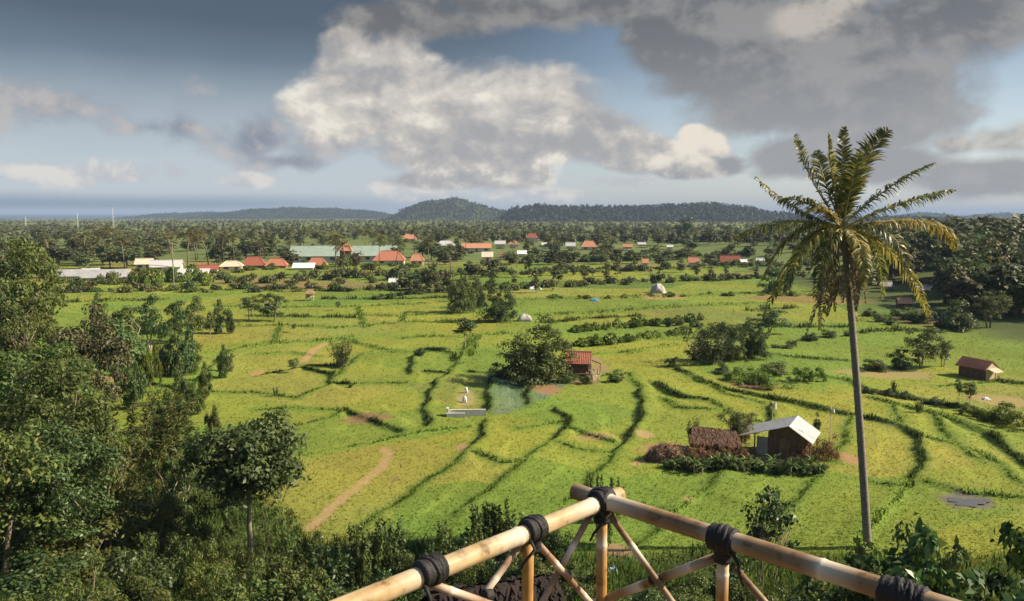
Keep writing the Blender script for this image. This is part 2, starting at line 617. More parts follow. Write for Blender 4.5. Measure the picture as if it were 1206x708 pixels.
def gen_farpalm(kind, seed, h, fl, nf=15):
    g = np.random.default_rng(seed)
    tb = MB()
    lean = g.normal(size=2) * 0.05 * h
    tp = Vector((lean[0], lean[1], h - fl * 0.45))
    tb.tube([(0, 0, -0.4), (lean[0] * 0.25, lean[1] * 0.25, tp.z * 0.5), tp], [0.2, 0.15, 0.12], 6)
    VV, FF, b = [], [], 0
    for i in range(nf):
        a = i * 2.4 + g.normal() * 0.2
        rise = R(75) - i / nf * R(105) + g.normal() * 0.1
        pts = arc_pts(a, fl * (0.85 + 0.3 * g.random()), rise, R(70), 7, tp)
        v, f = frond_mesh(pts, fl * 0.27, 0.24, 15, g, 0.5, 0.5)
        VV.append(v)
        FF.append(f + b)
        b += len(v)
    V2, T2 = tri_split(tb)
    F = np.concatenate(FF)
    me = mesh_from(kind, np.concatenate(VV + [V2]), [F, T2 + b], ['palm_far', 'bark'], np.r_[np.zeros(len(F)), np.ones(len(T2))])
    add_proto(kind, me, h, fl * 1.8)


def gen_banana(kind, seed, h, nl=8):
    g = np.random.default_rng(seed)
    sb = MB()
    sb.tube([(0, 0, -0.2), (0.03, 0, h * 0.3), (0.05, 0.02, h * 0.5)], [0.11, 0.09, 0.05], 7)
    VV, FF, b = [], [], 0
    for i in range(nl):
        pts = arc_pts(i * 2.4 + g.normal() * 0.3, h * 0.75, R(80) - i * R(6), R(95), 7, (0.05, 0.02, h * 0.45))
        p = np.array([tuple(q) for q in pts])
        d = unit(np.gradient(p, axis=0))
        s = unit(np.cross(d, np.array([0, 0, 1.0])))
        w = 0.2 * h / 2.5 * np.array([0.15, 0.7, 1, 1, 0.9, 0.65, 0.08])[:, None]
        dn = np.array([0, 0, -0.4]) * w
        v = np.stack([p - s * w + dn, p, p + s * w + dn], 1).reshape(-1, 3)
        F = []
        for k in range(6):
            for c in range(2):
                F.append((3 * k + c, 3 * k + c + 1, 3 * k + c + 4, 3 * k + c + 3))
        VV.append(v)
        FF.append(np.array(F) + b)
        b += len(v)
    add_proto(kind, [('stem', sb.mesh('stem', 'bark_pale')), ('foliage', mesh_from('foliage', np.concatenate(VV), np.concatenate(FF), 'leaf_banana'))], h, h * 0.95)


# --- near and middle-distance kinds
for s in range(2):
    gen_tree('mango', 11 + s, 8, 6.4, 2.3, 80, 170, 0.27, 0.85, 'leaf_blue', 'bark_pale', 0.16, 0.5, 14, lp=.35)
for s in range(3):
    gen_tree('dense', 21 + s, 10, 8.5, 1.8, 95, 170, 0.25, 0.95, ('leaf_mid', 'leaf_dark', 'leaf_mid')[s], 'bark', 0.2, 0.5, 14)
for s in range(2):
    gen_tree('loose', 31 + s, 8, 6.5, 1.6, 55, 110, 0.24, 0.7, 'leaf_light', 'bark', 0.12, 0.4, 16, multi=3)
gen_tree('brown', 41, 8, 7, 1.2, 65, 150, 0.24, 0.8, 'leaf_brown', 'bark', 0.14, 0.5, 14)
for s in range(2):
    gen_sprig('bamboo_clump', 51 + s, 8, 6, 24, 240, 0.34, 'leaf_light', 0.2, 'frond_stalk', 0.8)
for s in range(3):
    gen_bush('bush', 61 + s, 2.4, 3.2, 32, 130, 0.16, 0.45, ('leaf_mid', 'leaf_dark', 'leaf_light')[s])
for s in range(3):
    gen_bush('scrub', 71 + s, 1.5, 3.4, 40, 110, 0.14, 0.34, ('leaf_mid', 'leaf_light', 'leaf_light')[s], 0.3)
for s in range(3):
    gen_sprig('sprig', 81 + s, 2.6, 2.2, 11, 120, 0.2, ('leaf_mid', 'leaf_dark', 'leaf_mid')[s], 0.4)
gen_bush('glossy', 91, 3.2, 4.2, 80, 48, 0.30, 0.55, 'leaf_glossy', 0.5, 10, 0.35)
gen_bush('glossy', 92, 3.0, 4.0, 76, 48, 0.28, 0.55, 'leaf_glossy', 0.5, 10, 0.35)
gen_tree('thin', 95, 3.2, 3.0, 0.5, 34, 38, 0.17, 0.34, 'leaf_dark', 'bark', 0.03, 0.55, 24, multi=3)
for s in range(2):
    gen_tree('sapling', 101 + s, 4.2, 2.2, 1.0, 18, 70, 0.2, 0.42, 'leaf_blue', 'bark_pale', 0.06, 0.5, 8)
for s in range(3):
    gen_tree('field_tree', 111 + s, 6, 5, 0.3, 40, 100, 0.26, 0.65, ('leaf_mid', 'leaf_blue', 'leaf_mid')[s], 'bark_pale', 0.1, 0.5, 10, multi=2)
gen_sprig('spiky', 121, 3, 3.6, 30, 34, 0.5, 'leaf_dark', 0.16, 'bark', 1.0)
for s in range(2):
    gen_banana('banana', 131 + s, 1.7)
gen_bush('dry_bush', 141, 1.4, 2.0, 20, 70, 0.16, 0.35, 'leaf_dry', 0.3)
gen_bush('bright_bush', 145, 1.6, 4.6, 40, 110, 0.18, 0.4, 'leaf_bright', 0.35)
gen_bush('round_bush', 147, 2.4, 2.8, 30, 130, 0.17, 0.42, 'leaf_blue', 0.5)
gen_bush('bigbush', 151, 5.4, 7.6, 90, 150, 0.24, 0.75, 'leaf_mid', 0.5, 12, shape=.4)
# --- far kinds: one mesh each
for s in range(5):
    gen_tree('far_tree', 201 + s, 10, 8.5 - 0.5 * s, 1.0, 34, 26, 0.85, 1.15, 'leaf_far', 'bark', 0.22, 0.65, 5, single=True)
for s in range(2):
    gen_tree('far_slim', 211 + s, 11, 4.2, 1.2, 22, 24, 0.7, 0.8, 'leaf_far', 'bark_pale', 0.16, 0.6, 4, single=True)
gen_tree('far_conifer', 221, 11, 4.4, 0.5, 40, 26, 0.6, 0.7, 'leaf_dark', 'bark', 0.2, 0.5, 4, single=True)
for s in range(4):
    gen_farpalm('far_palm', 231 + s, 14 + s, 4.0)
for s in range(3):
    gen_bush('far_bush', 241 + s, 2.4, 4.4, 16, 30, 0.55, 0.7, ('leaf_mid', 'leaf_far', 'leaf_far')[s], 0.6, 3, single=True)
gen_bush('far_bright', 245, 2.2, 4.0, 16, 30, 0.5, 0.6, 'leaf_bright', 0.6, 3, single=True)

NVAR = {}


def plant(kind, name, x, y, h, w, label, cat, group=None, z=None, rz=None, sink=0.0, var=None):
    vs = PROTO[kind]
    i = NVAR.get(kind, 0) if var is None else var
    if var is None:
        NVAR[kind] = i + 1
    parts, ph, pw = vs[i % len(vs)]
    zz = float(hbase(x, y)) if z is None else z
    rz = random.uniform(0, 6.283) if rz is None else rz
    sc = (w / pw, w / pw * random.uniform(0.94, 1.06), h / ph)
    if not isinstance(parts, list):
        o = link(name, parts)
        o.location = (x, y, zz - sink)
        o.rotation_euler = (0, 0, rz)
        o.scale = sc
        return tag(o, label, cat, group)
    root = empty(name, (x, y, zz - sink), rz, sc, label, cat, group)
    for pn, me in parts:
        link(pn, me, root)
    return root


def plant_base(kind, name, u, vb, wpx, hpx, label, cat='tree', group=None, **kw):
    """placed by the photo pixel of its foot and its size there"""
    x, y, z, t = at(u, vb)
    return plant(kind, name, x, y, hpx / FPX * t, wpx / FPX * t, label, cat, group, z=z, **kw)


def plant_top(kind, name, u, vt, Y, wpx, label, cat='tree', group=None, **kw):
    """placed by the photo pixel of its top and its distance ahead"""
    x, y, zt, t = atY(u, vt, Y * (1.06 if Y > 22 else 1.0))
    z = float(hbase(x, y))
    return plant(kind, name, x, y, max(zt - z, 0.5), wpx / FPX * t, label, cat, group, z=z, **kw)
# ------------------------------------------------------------------ paddies: terrace banks, field tones, bare soil, trails
D_, G_ = 'dark', 'green'
BANKS = [   # outline seen in the photo -> laid out on the ground; height of the step, tone
    ([(482, 440), (486, 421), (494, 415)], .5, D_), ([(495, 412), (514, 411), (533, 417), (538, 430)], .4, D_),
    ([(505, 501), (499, 481), (507, 460), (514, 449), (529, 439)], .6, D_), ([(529, 439), (545, 415), (553, 398)], .4, G_),
    ([(577, 483), (573, 464), (578, 446), (590, 440)], .6, D_), ([(620, 476), (622, 459)], .45, D_),
    ([(571, 498), (566, 514), (553, 529)], .55, D_), ([(553, 529), (529, 550), (499, 570), (466, 594), (420, 626)], .4, G_),
    ([(654, 482), (669, 495), (671, 503), (648, 518)], .6, D_), ([(648, 518), (618, 540), (596, 563), (570, 581), (540, 605)], .42, G_),
    ([(753, 458), (756, 488), (746, 507), (727, 531)], .65, D_), ([(727, 531), (706, 556), (690, 575)], .45, G_),
    ([(771, 451), (786, 460), (805, 467), (834, 471)], .65, D_), ([(406, 484), (440, 496), (475, 509)], .6, D_),
    ([(350, 503), (390, 492), (406, 484)], .4, G_), ([(360, 537), (400, 528), (440, 521), (499, 509), (559, 502)], .4, G_),
    ([(350, 469), (387, 453), (393, 445), (425, 417), (454, 413), (492, 415)], .4, G_), ([(391, 440), (389, 452), (413, 452)], .5, D_),
    ([(302, 443), (329, 438), (356, 433), (391, 441)], .4, D_), ([(359, 431), (403, 431)], .35, D_),
    ([(413, 453), (450, 451), (480, 451)], .3, G_), ([(499, 438), (529, 439)], .4, D_), ([(553, 438), (585, 440), (620, 440)], .4, D_),
    ([(797, 434), (820, 446), (848, 457), (880, 463), (919, 471), (970, 481), (1001, 489), (1025, 493), (1060, 501)], .6, D_),
    ([(1060, 501), (1078, 512), (1085, 532), (1082, 556), (1076, 566)], .6, D_),
    ([(1024, 468), (1052, 475), (1096, 485), (1135, 499), (1162, 510)], .5, G_), ([(1162, 510), (1182, 524), (1206, 546), (1240, 575)], .7, D_),
    ([(1016, 459), (1051, 464), (1083, 471), (1111, 477), (1138, 481), (1178, 495)], .6, D_),
    ([(1076, 566), (1052, 591), (1029, 618), (1010, 640)], .5, G_), ([(1025, 567), (1050, 572), (1076, 575)], .4, G_),
    ([(1088, 567), (1135, 579), (1186, 585), (1215, 588)], .4, G_), ([(966, 561), (935, 591), (905, 620)], .4, G_),
    ([(852, 556), (825, 583), (797, 603), (750, 642)], .45, G_), ([(907, 477), (905, 499)], .4, D_),
    ([(1176, 449), (1206, 452), (1240, 455)], .6, D_), ([(805, 440), (858, 464), (900, 475)], .3, G_),
    ([(220, 461), (237, 444), (254, 427), (268, 414)], .5, G_), ([(268, 414), (288, 409), (322, 404), (369, 402), (420, 398)], .4, G_),
    ([(215, 470), (235, 462), (300, 462), (350, 469)], .25, G_), ([(300, 484), (350, 480), (405, 484)], .3, G_),
    ([(470, 399), (500, 396), (553, 397), (600, 392)], .3, G_), ([(400, 398), (455, 413)], .3, G_),
    ([(200, 344), (350, 343), (480, 342), (540, 340)], .9, D_), ([(250, 360), (330, 362), (420, 361), (500, 357)], .3, G_),
    ([(260, 385), (330, 383), (400, 386), (470, 380), (540, 378)], .3, G_), ([(410, 371), (470, 372), (520, 370)], .3, G_),
    ([(610, 353), (700, 351), (760, 350), (870, 347), (950, 347)], .7, G_), ([(620, 372), (700, 368), (800, 361), (905, 357)], .6, G_),
    ([(672, 390), (700, 388), (760, 383), (830, 375)], .8, D_), ([(680, 406), (710, 404), (760, 398), (815, 391)], .8, D_),
    ([(684, 418), (740, 415), (800, 405)], .4, G_), ([(545, 337), (640, 335), (700, 333), (850, 327), (950, 325)], 1.0, D_),
    ([(560, 323), (660, 321), (750, 317), (880, 313), (960, 312)], 1.0, D_), ([(600, 309), (700, 308), (800, 304), (880, 301)], 1.2, D_),
    ([(1010, 392), (1060, 388), (1110, 392)], .5, D_), ([(1005, 378), (1050, 374)], .5, G_), ([(930, 440), (1000, 447), (1016, 459)], .5, G_),
    ([(60, 356), (130, 354), (200, 353)], .6, D_), ([(120, 412), (200, 424), (230, 440)], .4, G_), ([(165, 452), (200, 456), (220, 461)], .4, D_),
    ([(1120, 520), (1160, 535), (1206, 570)], .25, G_), ([(640, 600), (670, 590), (690, 575)], .35, G_), ([(780, 470), (800, 480), (860, 483)], .3, G_),
    ([(672, 503), (690, 512), (726, 521)], .3, G_), ([(648, 519), (690, 531), (727, 532)], .25, G_), ([(554, 530), (590, 546), (617, 541)], .25, G_), ([(700, 443), (740, 440), (753, 456)], .3, G_),
    ([(835, 471), (870, 490), (904, 499)], .25, G_), ([(1000, 490), (996, 520), (980, 545)], .3, G_), ([(1053, 476), (1061, 500)], .3, G_), ([(1097, 486), (1112, 505), (1120, 520)], .3, G_),
    ([(1079, 513), (1130, 525), (1160, 545)], .3, G_), ([(640, 381), (690, 375), (760, 372)], .35, D_), ([(421, 362), (430, 386)], .3, G_), ([(330, 384), (322, 403)], .3, G_), ([(481, 366), (470, 380)], .3, G_),
    ([(561, 396), (553, 420)], .3, G_), ([(880, 366), (940, 362)], .4, D_), ([(900, 385), (1000, 385)], .35, D_), ([(290, 372), (350, 373), (420, 374)], .35, D_), ([(380, 352), (470, 352), (560, 350)], .4, D_),
    ([(850, 410), (930, 420), (1000, 425)], .35, D_), ([(1040, 410), (1120, 408)], .3, G_), ([(1100, 455), (1140, 453), (1176, 449)], .3, G_), ([(300, 418), (340, 415), (375, 420)], .25, G_), ([(610, 505), (640, 500), (668, 497)], .25, G_),
]
SEG = []
BPOLY = []
for pts, Hh, tone in BANKS:
    w = [at(u, v)[:2] for u, v in pts]
    BPOLY.append((w, Hh, tone))
    for a, b in zip(w[:-1], w[1:]):
        SEG.append((a[0], a[1], b[0], b[1], Hh, 1.0 if tone == D_ else 0.0))


def banks(x, y):
    """height offset, distance to the nearest bank, its darkness"""
    x, y = np.asarray(x, float).ravel(), np.asarray(y, float).ravel()
    n = len(x)
    best = np.full(n, 1e9)
    sd, hh, dk, ov = np.zeros(n), np.zeros(n), np.zeros(n), np.zeros(n)
    wx = x + 0.16 * np.sin(y * 0.9 + 0.6 * np.sin(x * 0.7)) + 0.07 * np.sin(y * 2.3 + x)
    wy = y + 0.16 * np.sin(x * 0.8 + 0.6 * np.sin(y * 0.6)) + 0.07 * np.sin(x * 2.1 - y)
    for ax, ay, bx, by, H, t in SEG:
        m = np.nonzero((x > min(ax, bx) - 9) & (x < max(ax, bx) + 9) & (y > min(ay, by) - 9) & (y < max(ay, by) + 9))[0]
        if not len(m):
            continue
        dx, dy = bx - ax, by - ay
        L = math.hypot(dx, dy)
        dx, dy = dx / L, dy / L
        nx, ny = -dy, dx
        if nx * 0.6 + ny * 0.8 < 0:
            nx, ny = -nx, -ny
        px, py = wx[m] - ax, wy[m] - ay
        s = px * nx + py * ny
        al = px * dx + py * dy
        o = np.maximum(np.maximum(-al, al - L), 0)
        d = np.hypot(s, o)
        k = d < best[m]
        mm = m[k]
        best[mm], sd[mm], hh[mm], dk[mm], ov[mm] = d[k], s[k], H, t, o[k]
    amp = 0.62 * hh * np.exp(-ov / 0.8) * np.clip(0.9 + 0.45 * wav(x, y, 4.5, 3), .3, 1.3)
    dh = amp * (0.55 * np.tanh(sd / 0.28) * np.exp(-np.abs(sd) / 4.0) + 0.28 * np.exp(-((sd - 0.35) / 0.5) ** 2))
    return dh, best, dk


def hfull(x, y):
    dh, _, _ = banks(x, y)
    return hbase(np.ravel(x), np.ravel(y)) + dh


YG, GR, YL, DG, OL = (.192, .222, .036), (.148, .202, .033), (.222, .226, .044), (.110, .158, .031), (.182, .198, .042)
SITES = [(480, 560, YL), (420, 590, YL), (440, 540, YL), (530, 600, GR), (590, 520, YG), (560, 545, YL), (650, 560, GR), (690, 540, YG),
         (700, 480, GR), (715, 470, YG), (600, 462, (.125, .165, .085)), (548, 462, OL), (505, 425, GR), (450, 440, YG), (400, 470, YL),
         (330, 455, YL), (300, 430, YL), (350, 490, YG), (450, 475, YG), (470, 495, GR), (400, 510, GR), (300, 395, YL), (400, 385, YL),
         (450, 400, YG), (350, 370, YG), (480, 365, YG), (420, 350, GR), (300, 352, YG), (560, 420, GR), (590, 405, YG), (620, 385, GR), (730, 425, YG),
         (760, 390, GR), (720, 379, YG), (750, 410, YG), (780, 440, YG), (830, 452, YG), (870, 480, YG), (790, 490, YG), (780, 590, GR),
         (720, 610, GR), (870, 590, GR), (940, 520, YG), (1000, 600, GR), (930, 620, GR), (1000, 515, YL), (1040, 535, YL), (1130, 540, YL),
         (1150, 500, YG), (1100, 462, YL), (1050, 450, YG), (1000, 440, GR), (960, 415, GR), (1180, 420, GR), (1160, 470, OL), (1190, 560, YG),
         (1150, 630, YG), (1090, 605, GR), (1060, 640, GR), (900, 366, YG), (850, 340, YG), (750, 343, YG), (650, 345, YL), (950, 340, GR), (700, 360, GR),
         (830, 368, OL), (700, 326, YG), (800, 320, YG), (640, 315, GR), (900, 318, GR), (880, 440, GR), (900, 405, GR), (550, 385, YG), (600, 360, GR),
         (1050, 400, GR), (1100, 365, DG), (240, 410, YG), (200, 440, GR), (150, 400, GR), (100, 345, GR), (200, 350, GR), (250, 480, YG), (270, 520, GR)]
SXY = np.array([at(u, v)[:2] for u, v, c in SITES])
SCOL = np.array([c for u, v, c in SITES])
g0 = np.random.default_rng(3)
FX = np.stack([g0.uniform(-300, 380, 300), g0.uniform(165, 500, 300)], 1)
FC = np.array([(YG, GR, OL, DG, GR, (.2, .16, .06))[k] for k in g0.integers(0, 6, 300)])
keep = (np.hypot(FX[:, None, 0] - SXY[None, :, 0], FX[:, None, 1] - SXY[None, :, 1]).min(1) > 14)
SXY = np.concatenate([SXY, FX[keep]])
SCOL = np.concatenate([SCOL, FC[keep]])

SOIL = [  # centre and half sizes in the photo, colour
    (432, 493, 34, 5, (.20, .12, .06)), (643, 459, 20, 7, (.26, .15, .08)), (703, 514, 24, 5, (.26, .18, .09)), (303, 439, 9, 3, (.33, .2, .09)),
    (888, 455, 32, 5, (.20, .11, .07)), (998, 541, 14, 8, (.28, .17, .09)), (785, 532, 36, 10, (.28, .17, .09)), (880, 540, 60, 10, (.22, .14, .08)),
    (1137, 590, 36, 11, (.13, .115, .095)), (1040, 440, 60, 7, (.24, .2, .08)), (1180, 472, 36, 9, (.27, .21, .09)), (700, 433, 22, 7, (.24, .18, .08)),
    (548, 468, 12, 12, (.27, .22, .10)), (680, 447, 30, 7, (.2, .15, .07)), (160, 440, 30, 12, (.26, .19, .08)), (430, 600, 6, 2, (.2, .13, .06)),
    (465, 563, 6, 3, (.18, .12, .06)), (1085, 378, 30, 6, (.24, .13, .08)), (780, 350, 30, 3, (.26, .2, .08)), (300, 330, 60, 5, (.2, .16, .06)),
    (545, 525, 9, 4, (.26, .18, .09)), (725, 650, 24, 10, (.26, .16, .10)), (810, 590, 10, 3, (.22, .17, .08)), (760, 514, 14, 5, (.3, .22, .11))]
SOILW = []
for u, v, ru, rv, c in SOIL:
    x0, y0, z0, t0 = at(u, v)
    y1, y2 = at(u, v - rv)[1], at(u, v + rv)[1]
    SOILW.append((x0, y0, ru / FPX * t0, abs(y1 - y2) / 2, c))
TRAILS = [([at(u, v)[:2] for u, v in p], w) for p, w in (
    ([(366, 622), (373, 614), (403, 587), (430, 566), (451, 549), (458, 536), (452, 527)], .5), ([(357, 426), (370, 412), (384, 404)], .8),
    ([(745, 548), (790, 535), (850, 552)], .4))]


def seg_dist(x, y, pts):
    best = np.full(len(x), 1e9)
    for (ax, ay), (bx, by) in zip(pts[:-1], pts[1:]):
        m = np.nonzero((x > min(ax, bx) - 5) & (x < max(ax, bx) + 5) & (y > min(ay, by) - 5) & (y < max(ay, by) + 5))[0]
        dx, dy = bx - ax, by - ay
        L2 = dx * dx + dy * dy
        t = np.clip(((x[m] - ax) * dx + (y[m] - ay) * dy) / L2, 0, 1)
        d = np.hypot(x[m] - ax - t * dx, y[m] - ay - t * dy)
        best[m] = np.minimum(best[m], d)
    return best


def wood_mask(x, y):
    """1 where trees and scrub stand instead of rice"""
    m = sstep(47, 44.5, y + 1.2 * wav(x, y, 9)) * sstep(3, -1, x + 2 * wav(y, x, 7)) + sstep(45, 42.5, y + wav(x, y, 6))
    edge = np.interp(y, [40, 50, 60, 70], [-8, -14, -21, -26])
    m = m + sstep(edge, edge - 3, x + 1.5 * wav(x, y, 8)) * sstep(72, 62, y)
    m = m + sstep(300, 340, y) + sstep(72, 82, x + 3 * wav(x, y, 12)) * sstep(112, 128, y)
    return np.clip(m, 0, 1)


def ground_col(x, y, bd=None, bk=None):
    x, y = np.asarray(x, float).ravel(), np.asarray(y, float).ravel()
    n = len(x)
    wx, wy = x + 1.0 * wav(x, y, 7), y + 1.0 * wav(y, x, 7, 2)
    c = np.empty((n, 3))
    far = (y > 520) | (y < 10) | (np.abs(x) > 400)
    c[far] = (.125, .155, .045)
    nf = np.nonzero(~far)[0]
    for k in range(0, len(nf), 40000):
        i = nf[k:k + 40000]
        d = (wx[i, None] - SXY[None, :, 0]) ** 2 + ((wy[i, None] - SXY[None, :, 1]) * np.where(y[i, None] > 120, 1.3, 1.0)) ** 2
        c[i] = SCOL[d.argmin(1)]
    v = 1 + 0.07 * wav(x, y, 5) + 0.05 * wav(x, y, 1.9, 3) + 0.04 * wav(x, y, 0.7, 5)
    hue = 0.12 * wav(x, y, 11, 4)[:, None] * np.array([1.0, -.15, -.3])
    c = c * v[:, None] * (1 + hue)
    wm = wood_mask(x, y)[:, None] * (y < 520)[:, None]
    c = c * (1 - wm) + wm * np.where(y > 250, 1.7, 1.0)[:, None] * np.array([.068, .088, .026]) * v[:, None]
    if bd is None:
        _, bd, bk = banks(x, y)
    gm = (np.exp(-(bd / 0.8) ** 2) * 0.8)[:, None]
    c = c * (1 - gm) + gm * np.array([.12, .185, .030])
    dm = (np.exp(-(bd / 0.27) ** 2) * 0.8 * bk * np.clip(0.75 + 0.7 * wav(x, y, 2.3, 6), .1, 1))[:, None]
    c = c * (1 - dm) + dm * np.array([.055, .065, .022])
    for x0, y0, rx, ry, col in SOILW:
        i = np.nonzero((np.abs(x - x0) < 2 * rx) & (np.abs(y - y0) < 2 * ry))[0]
        if len(i):
            q = np.hypot((x[i] - x0) / rx, (y[i] - y0) / ry) + 0.25 * wav(x[i], y[i], 1.6, 1) + 0.12 * wav(x[i], y[i], .5, 2)
            m = sstep(1.05, 0.75, q)[:, None] * 0.9
            c[i] = c[i] * (1 - m) + m * np.array(col)
    for p, w in TRAILS:
        d = seg_dist(x, y, p) + 0.12 * wav(x, y, .8)
        m = sstep(w, w * 0.45, d)[:, None] * .9
        c = c * (1 - m) + m * np.array([.34, .225, .11])
    return np.clip(c, 0.01, 1)


def axis(core, lo, hi, g=1.055):
    a = list(core)
    st = a[-1] - a[-2]
    while a[-1] < hi:
        st *= g
        a.append(a[-1] + st)
    st = a[1] - a[0]
    b = []
    x = a[0]
    while x > lo:
        st *= g
        x -= st
        b.append(x)
    return np.array(b[::-1] + a)


gx = axis(np.arange(-100, 120, 0.42), -45000, 45000, 1.06)
gy = axis(np.r_[np.arange(36, 110, 0.32), np.arange(110, 190, 0.6), np.arange(190, 480, 1.5)], -600, 45000, 1.04)
XX, YY = np.meshgrid(gx, gy)
fx, fy = XX.ravel(), YY.ravel()
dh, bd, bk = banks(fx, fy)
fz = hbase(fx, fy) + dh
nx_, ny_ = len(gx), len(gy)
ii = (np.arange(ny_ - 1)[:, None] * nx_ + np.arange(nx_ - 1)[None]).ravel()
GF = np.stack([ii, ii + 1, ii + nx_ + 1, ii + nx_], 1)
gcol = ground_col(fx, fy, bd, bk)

m, nt, out = newmat('earth_and_crops')
at_ = nd(nt, 'ShaderNodeAttribute', attribute_name='tone')
tc = nd(nt, 'ShaderNodeTexCoord')
n1 = nd(nt, 'ShaderNodeTexNoise', i_Scale=4.5, i_Detail=7.0, i_Roughness=0.7)
nt.links.new(tc.outputs['Object'], n1.inputs['Vector'])
n2 = nd(nt, 'ShaderNodeTexNoise', i_Scale=0.012, i_Detail=6.0, i_Roughness=0.65)
nt.links.new(tc.outputs['Object'], n2.inputs['Vector'])
c1 = ramp(nt, n1.outputs[0], [(0.28, (0.72, 0.72, 0.68)), (0.72, (1.22, 1.2, 1.18))])
c2 = ramp(nt, n2.outputs[0], [(0.35, (0.8, 0.84, 0.9)), (0.65, (1.18, 1.12, 1.0))])
mx = nd(nt, 'ShaderNodeMix', data_type='RGBA', blend_type='MULTIPLY')
mx.inputs[0].default_value = 1
nt.links.new(at_.outputs['Color'], mx.inputs[6])
nt.links.new(c1, mx.inputs[7])
my = nd(nt, 'ShaderNodeMix', data_type='RGBA', blend_type='MULTIPLY')
my.inputs[0].default_value = 1
nt.links.new(mx.outputs[2], my.inputs[6])
nt.links.new(c2, my.inputs[7])
p = nd(nt, 'ShaderNodeBsdfPrincipled', i_Roughness=0.95)
p.inputs['Specular IOR Level'].default_value = 0.1
nt.links.new(my.outputs[2], p.inputs['Base Color'])
b_ = nd(nt, 'ShaderNodeBump', i_Strength=0.5, i_Distance=0.12)
nt.links.new(n1.outputs[0], b_.inputs['Height'])
nt.links.new(b_.outputs[0], p.inputs['Normal'])
nt.links.new(p.outputs[0], out.inputs[0])


def set_tone(me, c):
    a = me.color_attributes.new('tone', 'FLOAT_COLOR', 'POINT')
    a.data.foreach_set('color', np.concatenate([c, np.ones((len(c), 1))], 1).astype(np.float32).ravel())


gme = mesh_from('ground', np.stack([fx, fy, fz], 1), GF, 'earth_and_crops', smooth=True)
set_tone(gme, gcol)
tag(link('ground', gme), kind='structure')

# standing rice and bank grass: blades carry the tone of the ground under them
m, nt, out = newmat('blades')
at_ = nd(nt, 'ShaderNodeAttribute', attribute_name='tone')
dif = nd(nt, 'ShaderNodeBsdfDiffuse')
nt.links.new(at_.outputs['Color'], dif.inputs[0])
tr = nd(nt, 'ShaderNodeBsdfTranslucent')
nt.links.new(at_.outputs['Color'], tr.inputs[0])
mix = nd(nt, 'ShaderNodeMixShader')
mix.inputs[0].default_value = 0.45
nt.links.new(dif.outputs[0], mix.inputs[1])
nt.links.new(tr.outputs[0], mix.inputs[2])
nt.links.new(mix.outputs[0], out.inputs[0])


def blades(name, x, y, hgt, wid, col, lean=0.35):
    n = len(x)
    z = hfull(x, y)
    a = rng.random(n) * 6.283
    sx, sy = np.cos(a) * wid / 2, np.sin(a) * wid / 2
    lx, ly = rng.normal(size=n) * lean * hgt, rng.normal(size=n) * lean * hgt
    V = np.empty((n, 3, 3))
    V[:, 0] = np.stack([x - sx, y - sy, z - 0.02], 1)
    V[:, 1] = np.stack([x + sx, y + sy, z - 0.02], 1)
    V[:, 2] = np.stack([x + lx, y + ly, z + hgt], 1)
    down = np.cross(V[:, 1] - V[:, 0], V[:, 2] - V[:, 0])[:, 2] < 0
    V[down] = V[down][:, [1, 0, 2]]
    me = mesh_from(name, V.reshape(-1, 3), np.arange(n * 3).reshape(n, 3), 'blades', smooth=True)
    set_tone(me, np.repeat(col, 3, axis=0))
    nn = rng.normal(size=(n, 3)) * np.array([.55, .55, .2]) + np.array([0, 0, 1.0])
    me.normals_split_custom_set_from_vertices(np.repeat(unit(nn), 3, axis=0).astype(np.float32))
    return tag(link(name, me), kind='stuff')


N = 220000
yy = 43 + (310 - 43) * rng.random(N) ** 2.2
xx = (rng.random(N) * 2 - 1) * (yy * 0.70 + 6)
_, b_d, b_k = banks(xx, yy)
keep = wood_mask(xx, yy) < rng.random(N) * 0.9
for x0, y0, rx, ry, col in SOILW:
    keep &= np.hypot((xx - x0) / rx, (yy - y0) / ry) > 0.85
for p_, w_ in TRAILS:
    keep &= seg_dist(xx, yy, p_) > w_ * 0.8
xx, yy, b_d, b_k = xx[keep], yy[keep], b_d[keep], b_k[keep]
cc = ground_col(xx, yy, b_d, b_k) * (1.0 + 0.22 * rng.random((len(xx), 1))) * (1 + 0.10 * rng.normal(size=(len(xx), 1)) * np.array([1, 0.2, -.5]))
hs = (0.04 + 0.10 * rng.random(len(xx))) * (1 + yy / 260)
blades('rice', xx, yy, hs, (0.035 + 0.04 * rng.random(len(xx))) * (0.6 + yy / 70), np.clip(cc, .01, 1), 1.3)

